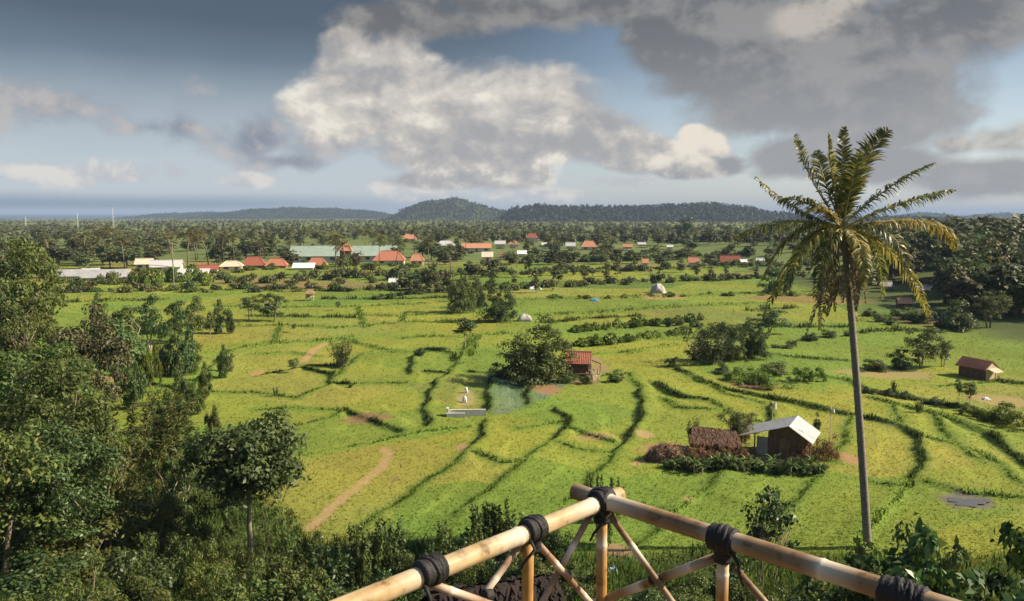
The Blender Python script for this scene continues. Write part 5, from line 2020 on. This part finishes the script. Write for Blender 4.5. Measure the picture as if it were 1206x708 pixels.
house(876, 312, 9, 7, 'cloth_white', 'white_wash', 'small white house at the right end of the long dark red roof', 'gable', .4, .8, nwin=0)
house(896, 309, 11, 5, G2, 'cream_wash', 'low pale greenish roof beyond the palm crown', 'gable', .6, .7, nwin=0)
house(1044, 340, 14, 9, 'tarp_pale', 'cream_wash', 'small pale roofed hut behind the palm crown at the foot of the wooded rise', 'gable', .6, .8, name='hut', cat='hut', nwin=0, over=.2)
house(1090, 344, 18, 8, 'tarp_pale', 'brick_red', 'pale pink roofed hut among the trees of the wooded rise', 'gable', .6, .8, name='hut', cat='hut', nwin=0, over=.2)
house(1066, 362, 16, 11, 'clay_tile_pale', 'timber_dark', 'small hut with a faded pink roof low at the edge of the right hand trees', 'gable', .5, .8, name='hut', cat='hut', nwin=0, over=.2)

for (a, b, c, d, th) in list(BLOCK):
    for k in range(2 if c - a > 15 else 1):
        u = random.uniform(a, c)
        plant_base(random.choice(('far_bush', 'far_bush', 'far_bright')), 'garden_bush', u, d + random.uniform(1, 2.5), random.uniform(8, 16), random.uniform(.35, .7) * (d - b),
                   'low garden bush growing at the foot of a village house', 'bush', 'garden bushes at the village houses', sink=.2)

# ------------------------------------------------------------------ trees and bushes one by one: left-hand edge and foreground
T = plant_top
T('dense', 'broadleaf_tree', 12, 283, 78, 104, 'tall dark tree at the left edge of the photo, its crown highest on that side')
T('dense', 'broadleaf_tree', -30, 322, 66, 120, 'dark tree cut by the left edge below the tallest crown')
T('loose', 'broadleaf_tree', 22, 335, 62, 92, 'light yellow green tree in front of the tall dark tree at the left edge')
T('brown', 'brown_tree', 92, 358, 66, 104, 'purple brown leaved tree left of the paddies')
T('dense', 'broadleaf_tree', 10, 405, 48, 190, 'broad dark crown in the left foreground below the yellow green tree')
T('dense', 'broadleaf_tree', 72, 428, 43, 165, 'dark crown left of the light bamboo clump')
T('loose', 'broadleaf_tree', -20, 480, 35, 200, 'shaggy tree crown at the left edge of the foreground slope')
T('dense', 'broadleaf_tree', 62, 500, 37, 150, 'rounded dark crown low in the left foreground')
T('bamboo_clump', 'bamboo_clump', 152, 440, 49, 150, 'feathery light green clump of bamboo at the left side of the paddies', 'bamboo clump')
T('loose', 'broadleaf_tree', 190, 478, 50, 76, 'loose tree leaning out between the bamboo clump and the round topped tree')
T('mango', 'round_tree', 288, 480, 41.5, 140, 'round topped dark tree on a pale bare trunk at the near paddy edge')
T('field_tree', 'broadleaf_tree', 204, 528, 46, 60, 'dark low tree tucked behind the round topped tree on its left')
T('loose', 'broadleaf_tree', 120, 505, 40, 96, 'straggly light crown below the bamboo clump')
T('mango', 'broadleaf_tree', 132, 375, 78, 74, 'bushy tree right of the purple brown tree')
T('loose', 'broadleaf_tree', 62, 392, 57, 70, 'greenish yellow tree in front of the purple brown tree')
T('round_bush', 'round_bush', 214, 372, 90, 34, 'rounded bluish bush, taller of the touching pair in the left paddies', 'bush')
T('round_bush', 'round_bush', 194, 390, 90, 34, 'low rounded bush at the left foot of the taller bluish bush', 'bush')
T('bright_bush', 'pale_bush', 172, 398, 84, 30, 'pale grey green bush left of the paired bluish bushes', 'bush')
T('field_tree', 'broadleaf_tree', 175, 348, 106, 50, 'bushy tree standing in the hedge above the paired bluish bushes')
T('field_tree', 'broadleaf_tree', 225, 348, 114, 36, 'dark bushy tree in the hedge right of the bushy tree above the bluish bushes')
T('field_tree', 'broadleaf_tree', 145, 352, 96, 44, 'dark tree in the hedge between the purple brown tree and the paddies')
T('field_tree', 'broadleaf_tree', 115, 345, 112, 26, 'slender tree at the left end of the hedge over the paddies')
T('field_tree', 'broadleaf_tree', 204, 352, 112, 34, 'low tree in the middle of the hedge over the left paddies')
for u, vt, Y, w in ((165, 385, 84, 30), (150, 400, 74, 34), (250, 466, 62, 22), (226, 392, 92, 22), (256, 352, 122, 24), (240, 420, 78, 20), (228, 440, 72, 24), (262, 405, 88, 18),
                    (210, 455, 66, 30), (186, 440, 66, 26), (212, 418, 76, 24), (268, 412, 92, 16), (270, 356, 122, 12)):
    T('bush', 'bush', u, vt, Y, w, 'low green bush along the left border of the paddies', 'bush', 'bushes along the left border of the paddies')

# saplings and small trees standing in the open paddies
Bp = plant_base
for u, vb, w, h, kind, lab in (
        (248, 402, 20, 30, 'sapling', 'young tree on a thin stem just left of the open paddies'), (293, 377, 22, 34, 'sapling', 'slim sapling, left of the two side by side in the far left paddies'),
        (321, 378, 38, 38, 'field_tree', 'wider sapling pair right of the slim one in the far left paddies'), (346, 392, 9, 12, 'sapling', 'tiny sapling alone below the stilted shelter'),
        (345, 440, 14, 22, 'sapling', 'small sapling on the bank left of the dirt path'), (402, 432, 24, 34, 'spiky', 'leaning dark sapling at the right end of the dirt path'),
        (548, 411, 28, 40, 'sapling', 'bare stemmed sapling standing in the paddies left of the big bushy tree'), (398, 366, 8, 14, 'sapling', 'tiny sapling right of the stilted shelter'),
        (543, 368, 38, 44, 'bigbush', 'bushy field tree, left of the joined pair in mid valley'), (586, 379, 44, 46, 'bigbush', 'bushy field tree, right of the joined pair in mid valley'),
        (563, 362, 28, 34, 'bigbush', 'field tree standing behind and between the joined pair in mid valley'),
        (633, 446, 98, 66, 'bigbush', 'big bushy tree touching the red roofed hut'), (598, 444, 40, 26, 'round_bush', 'dark rounded bush at the left skirt of the big bushy tree'),
        (836, 428, 54, 44, 'spiky', 'dark spiky palm like bush right of the middle of the paddies'), (862, 424, 34, 32, 'bigbush', 'bush right beside the spiky bush'),
        (885, 422, 36, 44, 'bigbush', 'ragged tree between the spiky bush and the palm'), (818, 424, 22, 18, 'bush', 'small bush at the left foot of the spiky bush'),
        (791, 432, 16, 16, 'bush', 'small pale bush standing alone left of the spiky bush'), (915, 345, 44, 28, 'round_bush', 'dark rounded thicket left of the palm crown'),
        (905, 392, 50, 34, 'field_tree', 'dark tree half hidden by the drooping fronds'), (870, 398, 26, 22, 'bush', 'green bush on the terrace above the spiky bush'),
        (1086, 434, 48, 52, 'field_tree', 'small tree on pale stems left of the rusty roofed hut'), (1058, 434, 30, 24, 'bush', 'bush at the left of the small pale stemmed tree'),
        (1030, 436, 36, 18, 'bush', 'dark low bush right of the palm trunk in the row by the rusty roofed hut'), (1110, 432, 28, 36, 'loose', 'thin tree between the pale stemmed tree and the rusty roofed hut'),
        (1128, 388, 52, 32, 'round_bush', 'dark dense round thicket at the edge of the right hand trees'), (1166, 386, 46, 48, 'loose', 'light green airy tree right of the dark round thicket'),
        (1195, 372, 50, 56, 'dense', 'dark tree at the right edge behind the airy tree'),
        (1129, 478, 13, 34, 'sapling', 'thin sapling, left of the two below the rusty roofed hut'), (1142, 479, 15, 36, 'sapling', 'thin sapling, right of the two below the rusty roofed hut'),
        (1052, 464, 10, 18, 'sprig', 'short sprig on the bank right of the palm trunk'), (1082, 486, 12, 16, 'sprig', 'small leafy plant in the paddy below the long hedge bank'),
        (1182, 499, 70, 26, 'bright_bush', 'bright green spreading bush at the right edge'), (1150, 492, 40, 16, 'bright_bush', 'low bright green bush left of the spreading one at the right edge'),
        (890, 452, 80, 20, 'bright_bush', 'wide bright green thicket behind the brown bare soil'), (950, 448, 44, 20, 'bright_bush', 'green thicket left of the palm trunk on the bank behind the hut'),
        (912, 440, 40, 18, 'bush', 'green bush at the top of the wide thicket behind the bare soil'), (850, 440, 26, 14, 'bush', 'low bush below the spiky bush'),
        (868, 530, 50, 54, 'loose', 'light green tree rising behind the thatched shelter'), (816, 528, 14, 40, 'spiky', 'dark upright shrub at the left end of the thatched shelter'),
        (976, 541, 24, 34, 'dry_bush', 'tall dry brown shrub against the right end of the pale roofed hut'), (878, 520, 16, 34, 'dry_bush', 'brownish shrub between the thatched shelter and the pale roofed hut'), (962, 505, 10, 18, 'round_bush', 'small dark shrub behind the right end of the pale roof'),
        (690, 452, 18, 14, 'bush', 'green shrub in front of the red roofed hut'), (666, 450, 28, 14, 'bush', 'green shrub under the big bushy tree by the red roofed hut'), (725, 449, 20, 13, 'round_bush', 'rounded shrub right of the timber stack'),
        (495, 420, 16, 12, 'bush', 'little bush on the curved bank in the middle of the paddies'), (413, 456, 6, 7, 'bush', 'little dark tuft at the end of the curved bank left of the middle'),
        (325, 466, 8, 12, 'sprig', 'little leaning tuft alone in the left paddies'), (623, 327, 14, 30, 'far_conifer', 'dark pointed conifer standing by itself in front of the middle village'),
        (807, 283, 24, 26, 'far_conifer', 'tall dark tree standing out against the ridge'), (1075, 572, 8, 10, 'sprig', 'dark tuft at the foot of the curved bank right of the palm')):
    nm = {'sapling': 'sapling', 'sprig': 'leafy_sprig', 'bush': 'bush', 'round_bush': 'round_bush', 'bright_bush': 'bright_bush', 'spiky': 'spiky_bush', 'dry_bush': 'dry_bush',
          'far_conifer': 'conifer'}.get(kind, 'field_tree')
    Bp(kind, nm, u, vb, w, h, lab, 'sapling' if nm == 'sapling' else 'plant' if nm == 'leafy_sprig' else 'bush' if 'bush' in nm else 'tree', sink=.1)

# the green hedge of garden plants in front of the huts
for i in range(17):
    u = 797 + i * 10.4 + random.uniform(-3, 3)
    Bp('banana', 'garden_plant', u, 552 + (i / 16) * 5 + random.uniform(-5, 4), 15 + random.uniform(-2, 5), 17 + random.uniform(-3, 6),
       'broad leaved garden plant in the hedge in front of the huts', 'plant', 'garden plants in front of the huts', sink=.05)
for i in range(22):
    u = 793 + i * 8.2 + random.uniform(-3, 3)
    Bp('bush', 'hedge_bush', u, 549 + (i / 21) * 8 + random.uniform(-3, 3), 20 + random.uniform(-4, 6), 13 + random.uniform(-3, 6) + (5 if i > 15 else 0),
       'dark green bush in the hedge in front of the huts', 'bush', 'hedge bushes in front of the huts', sink=.05)
for i in range(11):
    u = (816, 826, 836, 846, 856, 866, 938, 948, 958, 966, 876)[i]
    Bp('dry_bush', 'dry_bush', u, 543 + random.uniform(-2, 3), 18, 20 + random.uniform(-4, 6), 'rusty brown dry shrub against the hut walls', 'bush', 'dry shrubs against the hut walls', sink=.05)

# hedge rows and scattered bushes on the far paddies
def row(pts, n, kind, w, h, lab, grp, name, jit=2.0, cat='bush'):
    for i in range(n):
        f = (i + random.random()) / n * (len(pts) - 1)
        k = min(int(f), len(pts) - 2)
        u = pts[k][0] + (pts[k + 1][0] - pts[k][0]) * (f - k)
        v = pts[k][1] + (pts[k + 1][1] - pts[k][1]) * (f - k) + random.uniform(-jit, jit)
        s = random.uniform(.6, 1.35)
        Bp(kind, name, u, v, w * s, h * s * random.uniform(.8, 1.2), lab, cat, grp, sink=.15)


row([(60, 345), (200, 342), (350, 342), (540, 339)], 44, 'far_bush', 15, 10, 'bush in the long hedge between the left paddies and the village', 'long hedge before the village', 'hedge_bush')
row([(70, 338), (150, 336), (290, 332), (420, 330), (540, 328)], 46, 'far_bush', 16, 13, 'bush in the gardens in front of the left village', 'garden bushes before the left village', 'bush', 5)
row([(155, 335), (200, 332), (245, 334)], 12, 'far_bright', 16, 15, 'bright yellow green garden plant before the grey roofed sheds', 'bright plants before the sheds', 'bright_bush', 3)
row([(440, 352), (520, 345), (640, 338), (760, 333), (860, 328), (950, 326)], 46, 'far_bush', 14, 9, 'bush in the nearest long hedge across the middle valley', 'nearest hedge across the middle valley', 'hedge_bush')
row([(540, 324), (660, 321), (760, 317), (960, 312)], 40, 'far_bush', 13, 9, 'bush in the second long hedge across the middle valley', 'second hedge across the middle valley', 'hedge_bush')
row([(600, 309), (700, 308), (800, 304), (890, 301)], 34, 'far_bush', 14, 9, 'bush in the farthest long hedge across the middle valley', 'farthest hedge across the middle valley', 'hedge_bush')
row([(640, 352), (760, 350), (870, 347), (960, 348)], 22, 'far_bright', 12, 5, 'low tuft on the bank below the rounded stack', 'tufts on the bank below the rounded stack', 'bank_tuft', 1)
row([(674, 391), (700, 388), (760, 383), (830, 376)], 16, 'far_bright', 15, 8, 'low bush on the upper terrace bank right of the red roofed hut', 'bushes on the upper terrace bank', 'bank_bush', 1)
row([(682, 407), (710, 404), (760, 398), (815, 391)], 14, 'far_bright', 17, 9, 'low bush on the lower terrace bank right of the red roofed hut', 'bushes on the lower terrace bank', 'bank_bush', 1)
row([(780, 378), (830, 392), (880, 396), (935, 408), (1000, 402)], 18, 'bush', 22, 13, 'bush on the broken terraces around the spiky bush', 'bushes around the spiky bush', 'bush', 7)
row([(1015, 462), (1051, 466), (1083, 472), (1138, 482), (1178, 496)], 16, 'bush', 15, 8, 'low bush on the long bank below the rusty roofed hut', 'bushes on the long bank', 'bank_bush', 1)
row([(1020, 378), (1070, 376), (1110, 380)], 9, 'bush', 22, 16, 'bush at the foot of the wooded rise', 'bushes at the foot of the wooded rise', 'bush', 6)
row([(470, 345), (500, 342), (540, 350), (600, 345), (700, 335)], 18, 'far_slim', 13, 24, 'slender young tree among the middle paddies', 'slender trees among the middle paddies', 'young_tree', 7, 'tree')
row([(640, 330), (760, 326), (900, 320), (960, 330)], 22, 'far_slim', 9, 17, 'slender young tree among the distant paddies', 'slender trees among the distant paddies', 'young_tree', 9, 'tree')

# ------------------------------------------------------------------ the belt of trees round the village
def free(u, vb, w, h, t):
    for a, b, c, d, th in BLOCK:
        if t < th + 4:
            ox = min(u + w / 2, c) - max(u - w / 2, a)
            oy = min(vb, d) - max(vb - h, b)
            if ox > .12 * (c - a) and oy > .25 * (d - b):
                return False
        elif abs(u - (a + c) / 2) < (c - a) / 2 + w * .2 and t < th + 14:
            return False
    return True


def scatter(n, u0, u1, v0, v1, kind, h0, h1, w0, w1, lab, grp, name, pw=1.0, cat='tree'):
    """n plants whose feet stand between two rows of the photo; sizes in metres"""
    done = tries = 0
    while done < n and tries < n * 14:
        tries += 1
        u = random.uniform(u0, u1)
        v = v0 + (v1 - v0) * random.random() ** pw
        x, y, z, t = at(u, v)
        h, w = random.uniform(h0, h1), random.uniform(w0, w1)
        if not free(u, v, w * FPX / t, h * FPX / t, t):
            continue
        plant(kind, name, x, y, h, w, lab, cat, grp, z=z, sink=.2)
        done += 1


scatter(70, -25, 560, 316, 284, 'far_tree', 5.5, 9.5, 6, 10, 'broadleaf tree in the belt behind the left village roofs', 'tree belt behind the left village', 'broadleaf_tree')
scatter(24, -25, 640, 286, 276, 'far_tree', 5, 7.5, 7, 11, 'broadleaf tree in the far belt under the left skyline', 'far tree belt under the left skyline', 'broadleaf_tree')
scatter(52, 60, 540, 312, 280, 'far_palm', 6.5, 11.5, 6.5, 8.5, 'coconut palm rising over the left village roofs', 'palms over the left village', 'palm_tree', cat='palm tree')
scatter(30, -25, 640, 284, 272, 'far_palm', 6, 9, 6.5, 8.5, 'coconut palm on the far left skyline', 'palms on the far left skyline', 'palm_tree', cat='palm tree')
scatter(26, -25, 150, 330, 300, 'far_tree', 6, 10, 6, 10, 'broadleaf tree beside the long grey shed at the left', 'trees beside the long grey shed', 'broadleaf_tree')
scatter(36, 500, 760, 312, 286, 'far_tree', 4, 7, 5, 8, 'bushy tree among the middle village houses', 'trees among the middle village', 'broadleaf_tree')
scatter(50, 560, 1010, 290, 275, 'far_tree', 5, 8.5, 8, 12, 'dark broadleaf tree in the belt under the forested ridge', 'tree belt under the forested ridge', 'broadleaf_tree')
scatter(34, 600, 1000, 290, 274, 'far_slim', 7, 11, 4.5, 6.5, 'tall slim tree in the belt under the forested ridge', 'slim trees under the forested ridge', 'slim_tree')
scatter(16, 520, 960, 300, 276, 'far_palm', 7, 10, 6, 8, 'coconut palm above the middle village', 'palms above the middle village', 'palm_tree', cat='palm tree')
scatter(22, 740, 1000, 322, 292, 'far_tree', 3.5, 6, 5, 8, 'bushy tree along the field edges left of the palm crown', 'trees left of the palm crown', 'broadleaf_tree')
scatter(58, 1010, 1235, 345, 300, 'far_tree', 8, 12, 8, 12, 'broadleaf tree on the wooded rise at the right', 'trees on the wooded rise', 'broadleaf_tree')
scatter(30, 1040, 1250, 375, 345, 'far_tree', 8, 11, 7, 10, 'dark tree at the front of the wooded rise', 'front trees of the wooded rise', 'broadleaf_tree')
scatter(20, 985, 1250, 300, 280, 'far_tree', 7, 10, 9, 13, 'broadleaf tree on the top of the wooded rise', 'trees on top of the wooded rise', 'broadleaf_tree')

# palms and trees picked out one by one between the village roofs
for u, vb, hp in ((205, 320, 47), (221, 322, 52), (246, 314, 44), (276, 314, 40), (147, 320, 42), (395, 324, 50), (411, 327, 44), (447, 320, 42), (466, 321, 40), (430, 302, 34), (505, 320, 40), (531, 324, 36),
                  (121, 312, 45), (100, 309, 36), (346, 301, 30), (300, 302, 32), (60, 311, 36), (488, 300, 32), (548, 300, 28), (604, 306, 26), (652, 302, 26), (715, 300, 24), (233, 306, 34), (262, 304, 30)):
    Bp('far_palm', 'palm_tree', u, vb, hp * .62, hp, 'coconut palm standing between the village houses', 'palm tree', 'palms between the village houses', sink=.2)
for u, vb, w, hp in ((290, 304, 30, 20), (312, 304, 26, 18), (340, 312, 34, 18), (150, 316, 40, 28), (130, 312, 36, 30), (185, 306, 30, 22), (255, 308, 26, 22), (420, 318, 20, 22), (436, 322, 24, 14), (398, 330, 22, 18),
                     (508, 306, 26, 24), (540, 306, 26, 18), (556, 292, 28, 13), (600, 312, 26, 18), (632, 306, 22, 18), (650, 296, 24, 12), (660, 308, 24, 14), (712, 298, 24, 10), (725, 306, 20, 12), (770, 300, 24, 12),
                     (800, 306, 24, 14), (835, 312, 22, 14), (580, 326, 26, 22), (555, 330, 24, 24), (470, 330, 30, 20), (505, 338, 30, 26), (488, 342, 22, 22), (40, 322, 40, 34), (70, 316, 36, 30)):
    Bp('far_tree', 'village_tree', u, vb, w, hp, 'bushy tree standing between the village houses', 'tree', 'trees between the village houses', sink=.2)

# the woods between, too many to tell apart
def zone(n, u0, u1, v0, v1):
    P = []
    while len(P) < n:
        u, v = random.uniform(u0, u1), random.uniform(v0, v1)
        x, y, z, t = at(u, v)
        if free(u, v, 9 * FPX / t, 6 * FPX / t, t):
            P.append((x, y, z))
    return np.array(P)


Z = np.concatenate([zone(420, -30, 640, 282, 267), zone(330, 560, 1010, 286, 267)])
wood('belt_woodland', Z, 4.2 + 3.2 * rng.random(len(Z)), 60, 'leaf_wood')
Z = zone(150, 985, 1260, 300, 268)
wood('rise_woodland', Z, 5.5 + 4.5 * rng.random(len(Z)), 110, 'leaf_wood')

# ------------------------------------------------------------------ foreground scrub on the slope under the railing
FG = 'scrub on the slope below the platform'
for u, vt, Y, w, kind in (
        (385, 640, 35, 60, 'sprig'), (350, 650, 34, 70, 'bush'), (420, 622, 37, 44, 'sprig'), (450, 612, 38.5, 52, 'sprig'), (478, 635, 37, 40, 'bush'), (505, 640, 36, 50, 'bush'), (535, 628, 37.5, 44, 'sprig'),
        (556, 598, 39.5, 46, 'sprig'), (580, 590, 40.5, 46, 'sprig'), (606, 596, 40, 36, 'sprig'), (640, 592, 41, 40, 'bush'), (655, 600, 40, 40, 'bush'), (560, 640, 35, 70, 'scrub'), (600, 640, 34, 60, 'bush'),
        (640, 640, 33, 60, 'bush'), (320, 640, 35, 80, 'bush'), (280, 655, 33, 90, 'scrub'), (240, 640, 36, 80, 'scrub'), (200, 620, 37, 90, 'scrub'), (170, 590, 40, 90, 'scrub'), (230, 585, 41, 80, 'scrub'),
        (330, 600, 40, 70, 'scrub'), (150, 640, 33, 100, 'bush'), (90, 610, 36, 110, 'bush'), (40, 590, 38, 120, 'bush'), (20, 650, 30, 140, 'bush'), (100, 665, 28, 120, 'scrub'), (180, 680, 27, 120, 'scrub'),
        (260, 690, 27, 110, 'bush'), (330, 685, 28, 100, 'sprig'), (400, 680, 28, 90, 'bush'), (450, 672, 29, 80, 'bush'), (500, 672, 29, 70, 'scrub'), (660, 655, 31, 50, 'sprig'), (690, 660, 30, 60, 'bush'),
        (735, 690, 27, 60, 'bush'), (770, 688, 27, 70, 'bush'), (815, 676, 28, 70, 'bush'), (855, 662, 30, 60, 'sprig'), (890, 672, 28, 70, 'bush'), (940, 684, 26, 80, 'bush'), (980, 690, 25, 80, 'bush'),
        (50, 540, 42, 110, 'bush'), (120, 570, 41, 100, 'bush'), (190, 560, 44, 80, 'bush'), (300, 625, 38, 60, 'scrub'), (370, 625, 38, 50, 'scrub'), (30, 690, 24, 150, 'scrub'), (130, 700, 23, 130, 'bush'),
        (565, 596, 39.5, 40, 'sprig'), (590, 585, 40.5, 40, 'sprig'), (460, 606, 38.5, 44, 'sprig'), (432, 616, 37.5, 44, 'sprig'), (520, 612, 38, 40, 'sprig'), (362, 622, 38, 50, 'sprig'), (700, 552, 47, 24, 'sprig'), (725, 558, 46.5, 22, 'sprig'), (712, 590, 43, 30, 'sprig')):
    nm = {'sprig': 'upright_shrub', 'bush': 'scrub_bush', 'scrub': 'scrub_bush'}[kind]
    T(kind, nm, u, vt, Y, w, 'upright leafy shrub in the scrub on the slope below the platform' if kind == 'sprig' else 'low scrub bush on the slope below the platform', 'shrub', FG, sink=.1)
T('thin', 'thin_bush', 906, 576, 34, 92, 'thin dark bush with separate twigs right of the middle of the railing', 'bush')
T('bush', 'bush', 862, 620, 32, 50, 'small bush at the left foot of the thin dark bush', 'bush')
for u, vt, Y, w, lab in ((1115, 612, 15.5, 150, 'large leaved glossy shrub, tallest in the lower right corner'), (1050, 636, 17, 120, 'glossy shrub hiding the foot of the palm trunk'),
                         (1190, 622, 14.5, 150, 'glossy shrub cut by the right edge'), (1004, 656, 19, 100, 'glossy shrub at the left end of the group in the lower right corner'), (1150, 634, 14, 120, 'glossy shrub between the tallest one and the one cut by the right edge'),
                         (1078, 622, 17.5, 100, 'glossy shrub between the tallest one and the one at the palm foot'), (1060, 676, 14, 120, 'glossy shrub low behind the right end of the handrail'), (1185, 672, 12, 170, 'glossy shrub filling the lowest right corner'),
                         (1120, 662, 12.5, 170, 'glossy shrub lowest in front of the right handrail')):
    T('glossy', 'glossy_shrub', u, vt, Y, w * 1.15, lab, 'shrub', sink=.1)

# ------------------------------------------------------------------ labels for the setting and the masses
BASE = {'ground': ('valley floor of terraced yellow green rice paddies and grassy slope', 'ground'), 'rice': ('standing yellow green rice in the paddies', 'rice'),
        'bank_grass': ('dark rough grass along the terrace banks', 'grass'), 'rough_grass': ('rough grass and creepers on the near slope', 'grass'),
        'puddle': ('muddy puddle in the paddy right of the palm', 'puddle'), 'sea': ('blue sea at the left horizon', 'sea'), 'distant_woodland': ('distant woodland covering the plain behind the village', 'woodland'),
        'belt_woodland': ('continuous woodland between the village and the far plain', 'woodland'), 'rise_woodland': ('dense wood covering the top of the right hand rise', 'woodland'),
        'haze': ('thin blue haze over the valley', 'haze'), 'platform_footing': ('timber posts carrying the viewing platform', 'footing')}
hl = ['long dark forested ridge across the middle of the skyline', 'steep sunlit hill with a pointed top left of the dark ridge', 'low wooded ridge on the left skyline',
      'faint low headland before the sea', 'far blue peaks at the right edge of the skyline']
hi_ = hw_ = 0
for o in list(scn.objects):
    if o.parent is None and o.type in ('MESH', 'EMPTY') and 'label' not in o:
        n = o.name.split('.')[0]
        if n == 'hill':
            tag(o, hl[hi_], 'hill')
            hi_ += 1
        elif n == 'hill_woodland':
            tag(o, 'forest on the ' + hl[hw_].replace('forested ', '').replace('wooded ', ''), 'woodland')
            hw_ += 1
        elif n in BASE:
            tag(o, *BASE[n])

# ------------------------------------------------------------------ output
scn.render.engine = 'CYCLES'
cy = scn.cycles
cy.use_denoising = True
cy.denoiser = 'OPENIMAGEDENOISE'
cy.max_bounces = 6
cy.diffuse_bounces = 3
cy.glossy_bounces = 2
cy.transmission_bounces = 3
cy.transparent_max_bounces = 4
cy.volume_bounces = 0
cy.sample_clamp_indirect = 4.0
cy.use_adaptive_sampling = False
vs = scn.view_settings
vs.view_transform = 'Standard'
vs.look = 'None'
vs.exposure = EXPOSURE
vs.gamma = 1.0
vs.use_curve_mapping = False
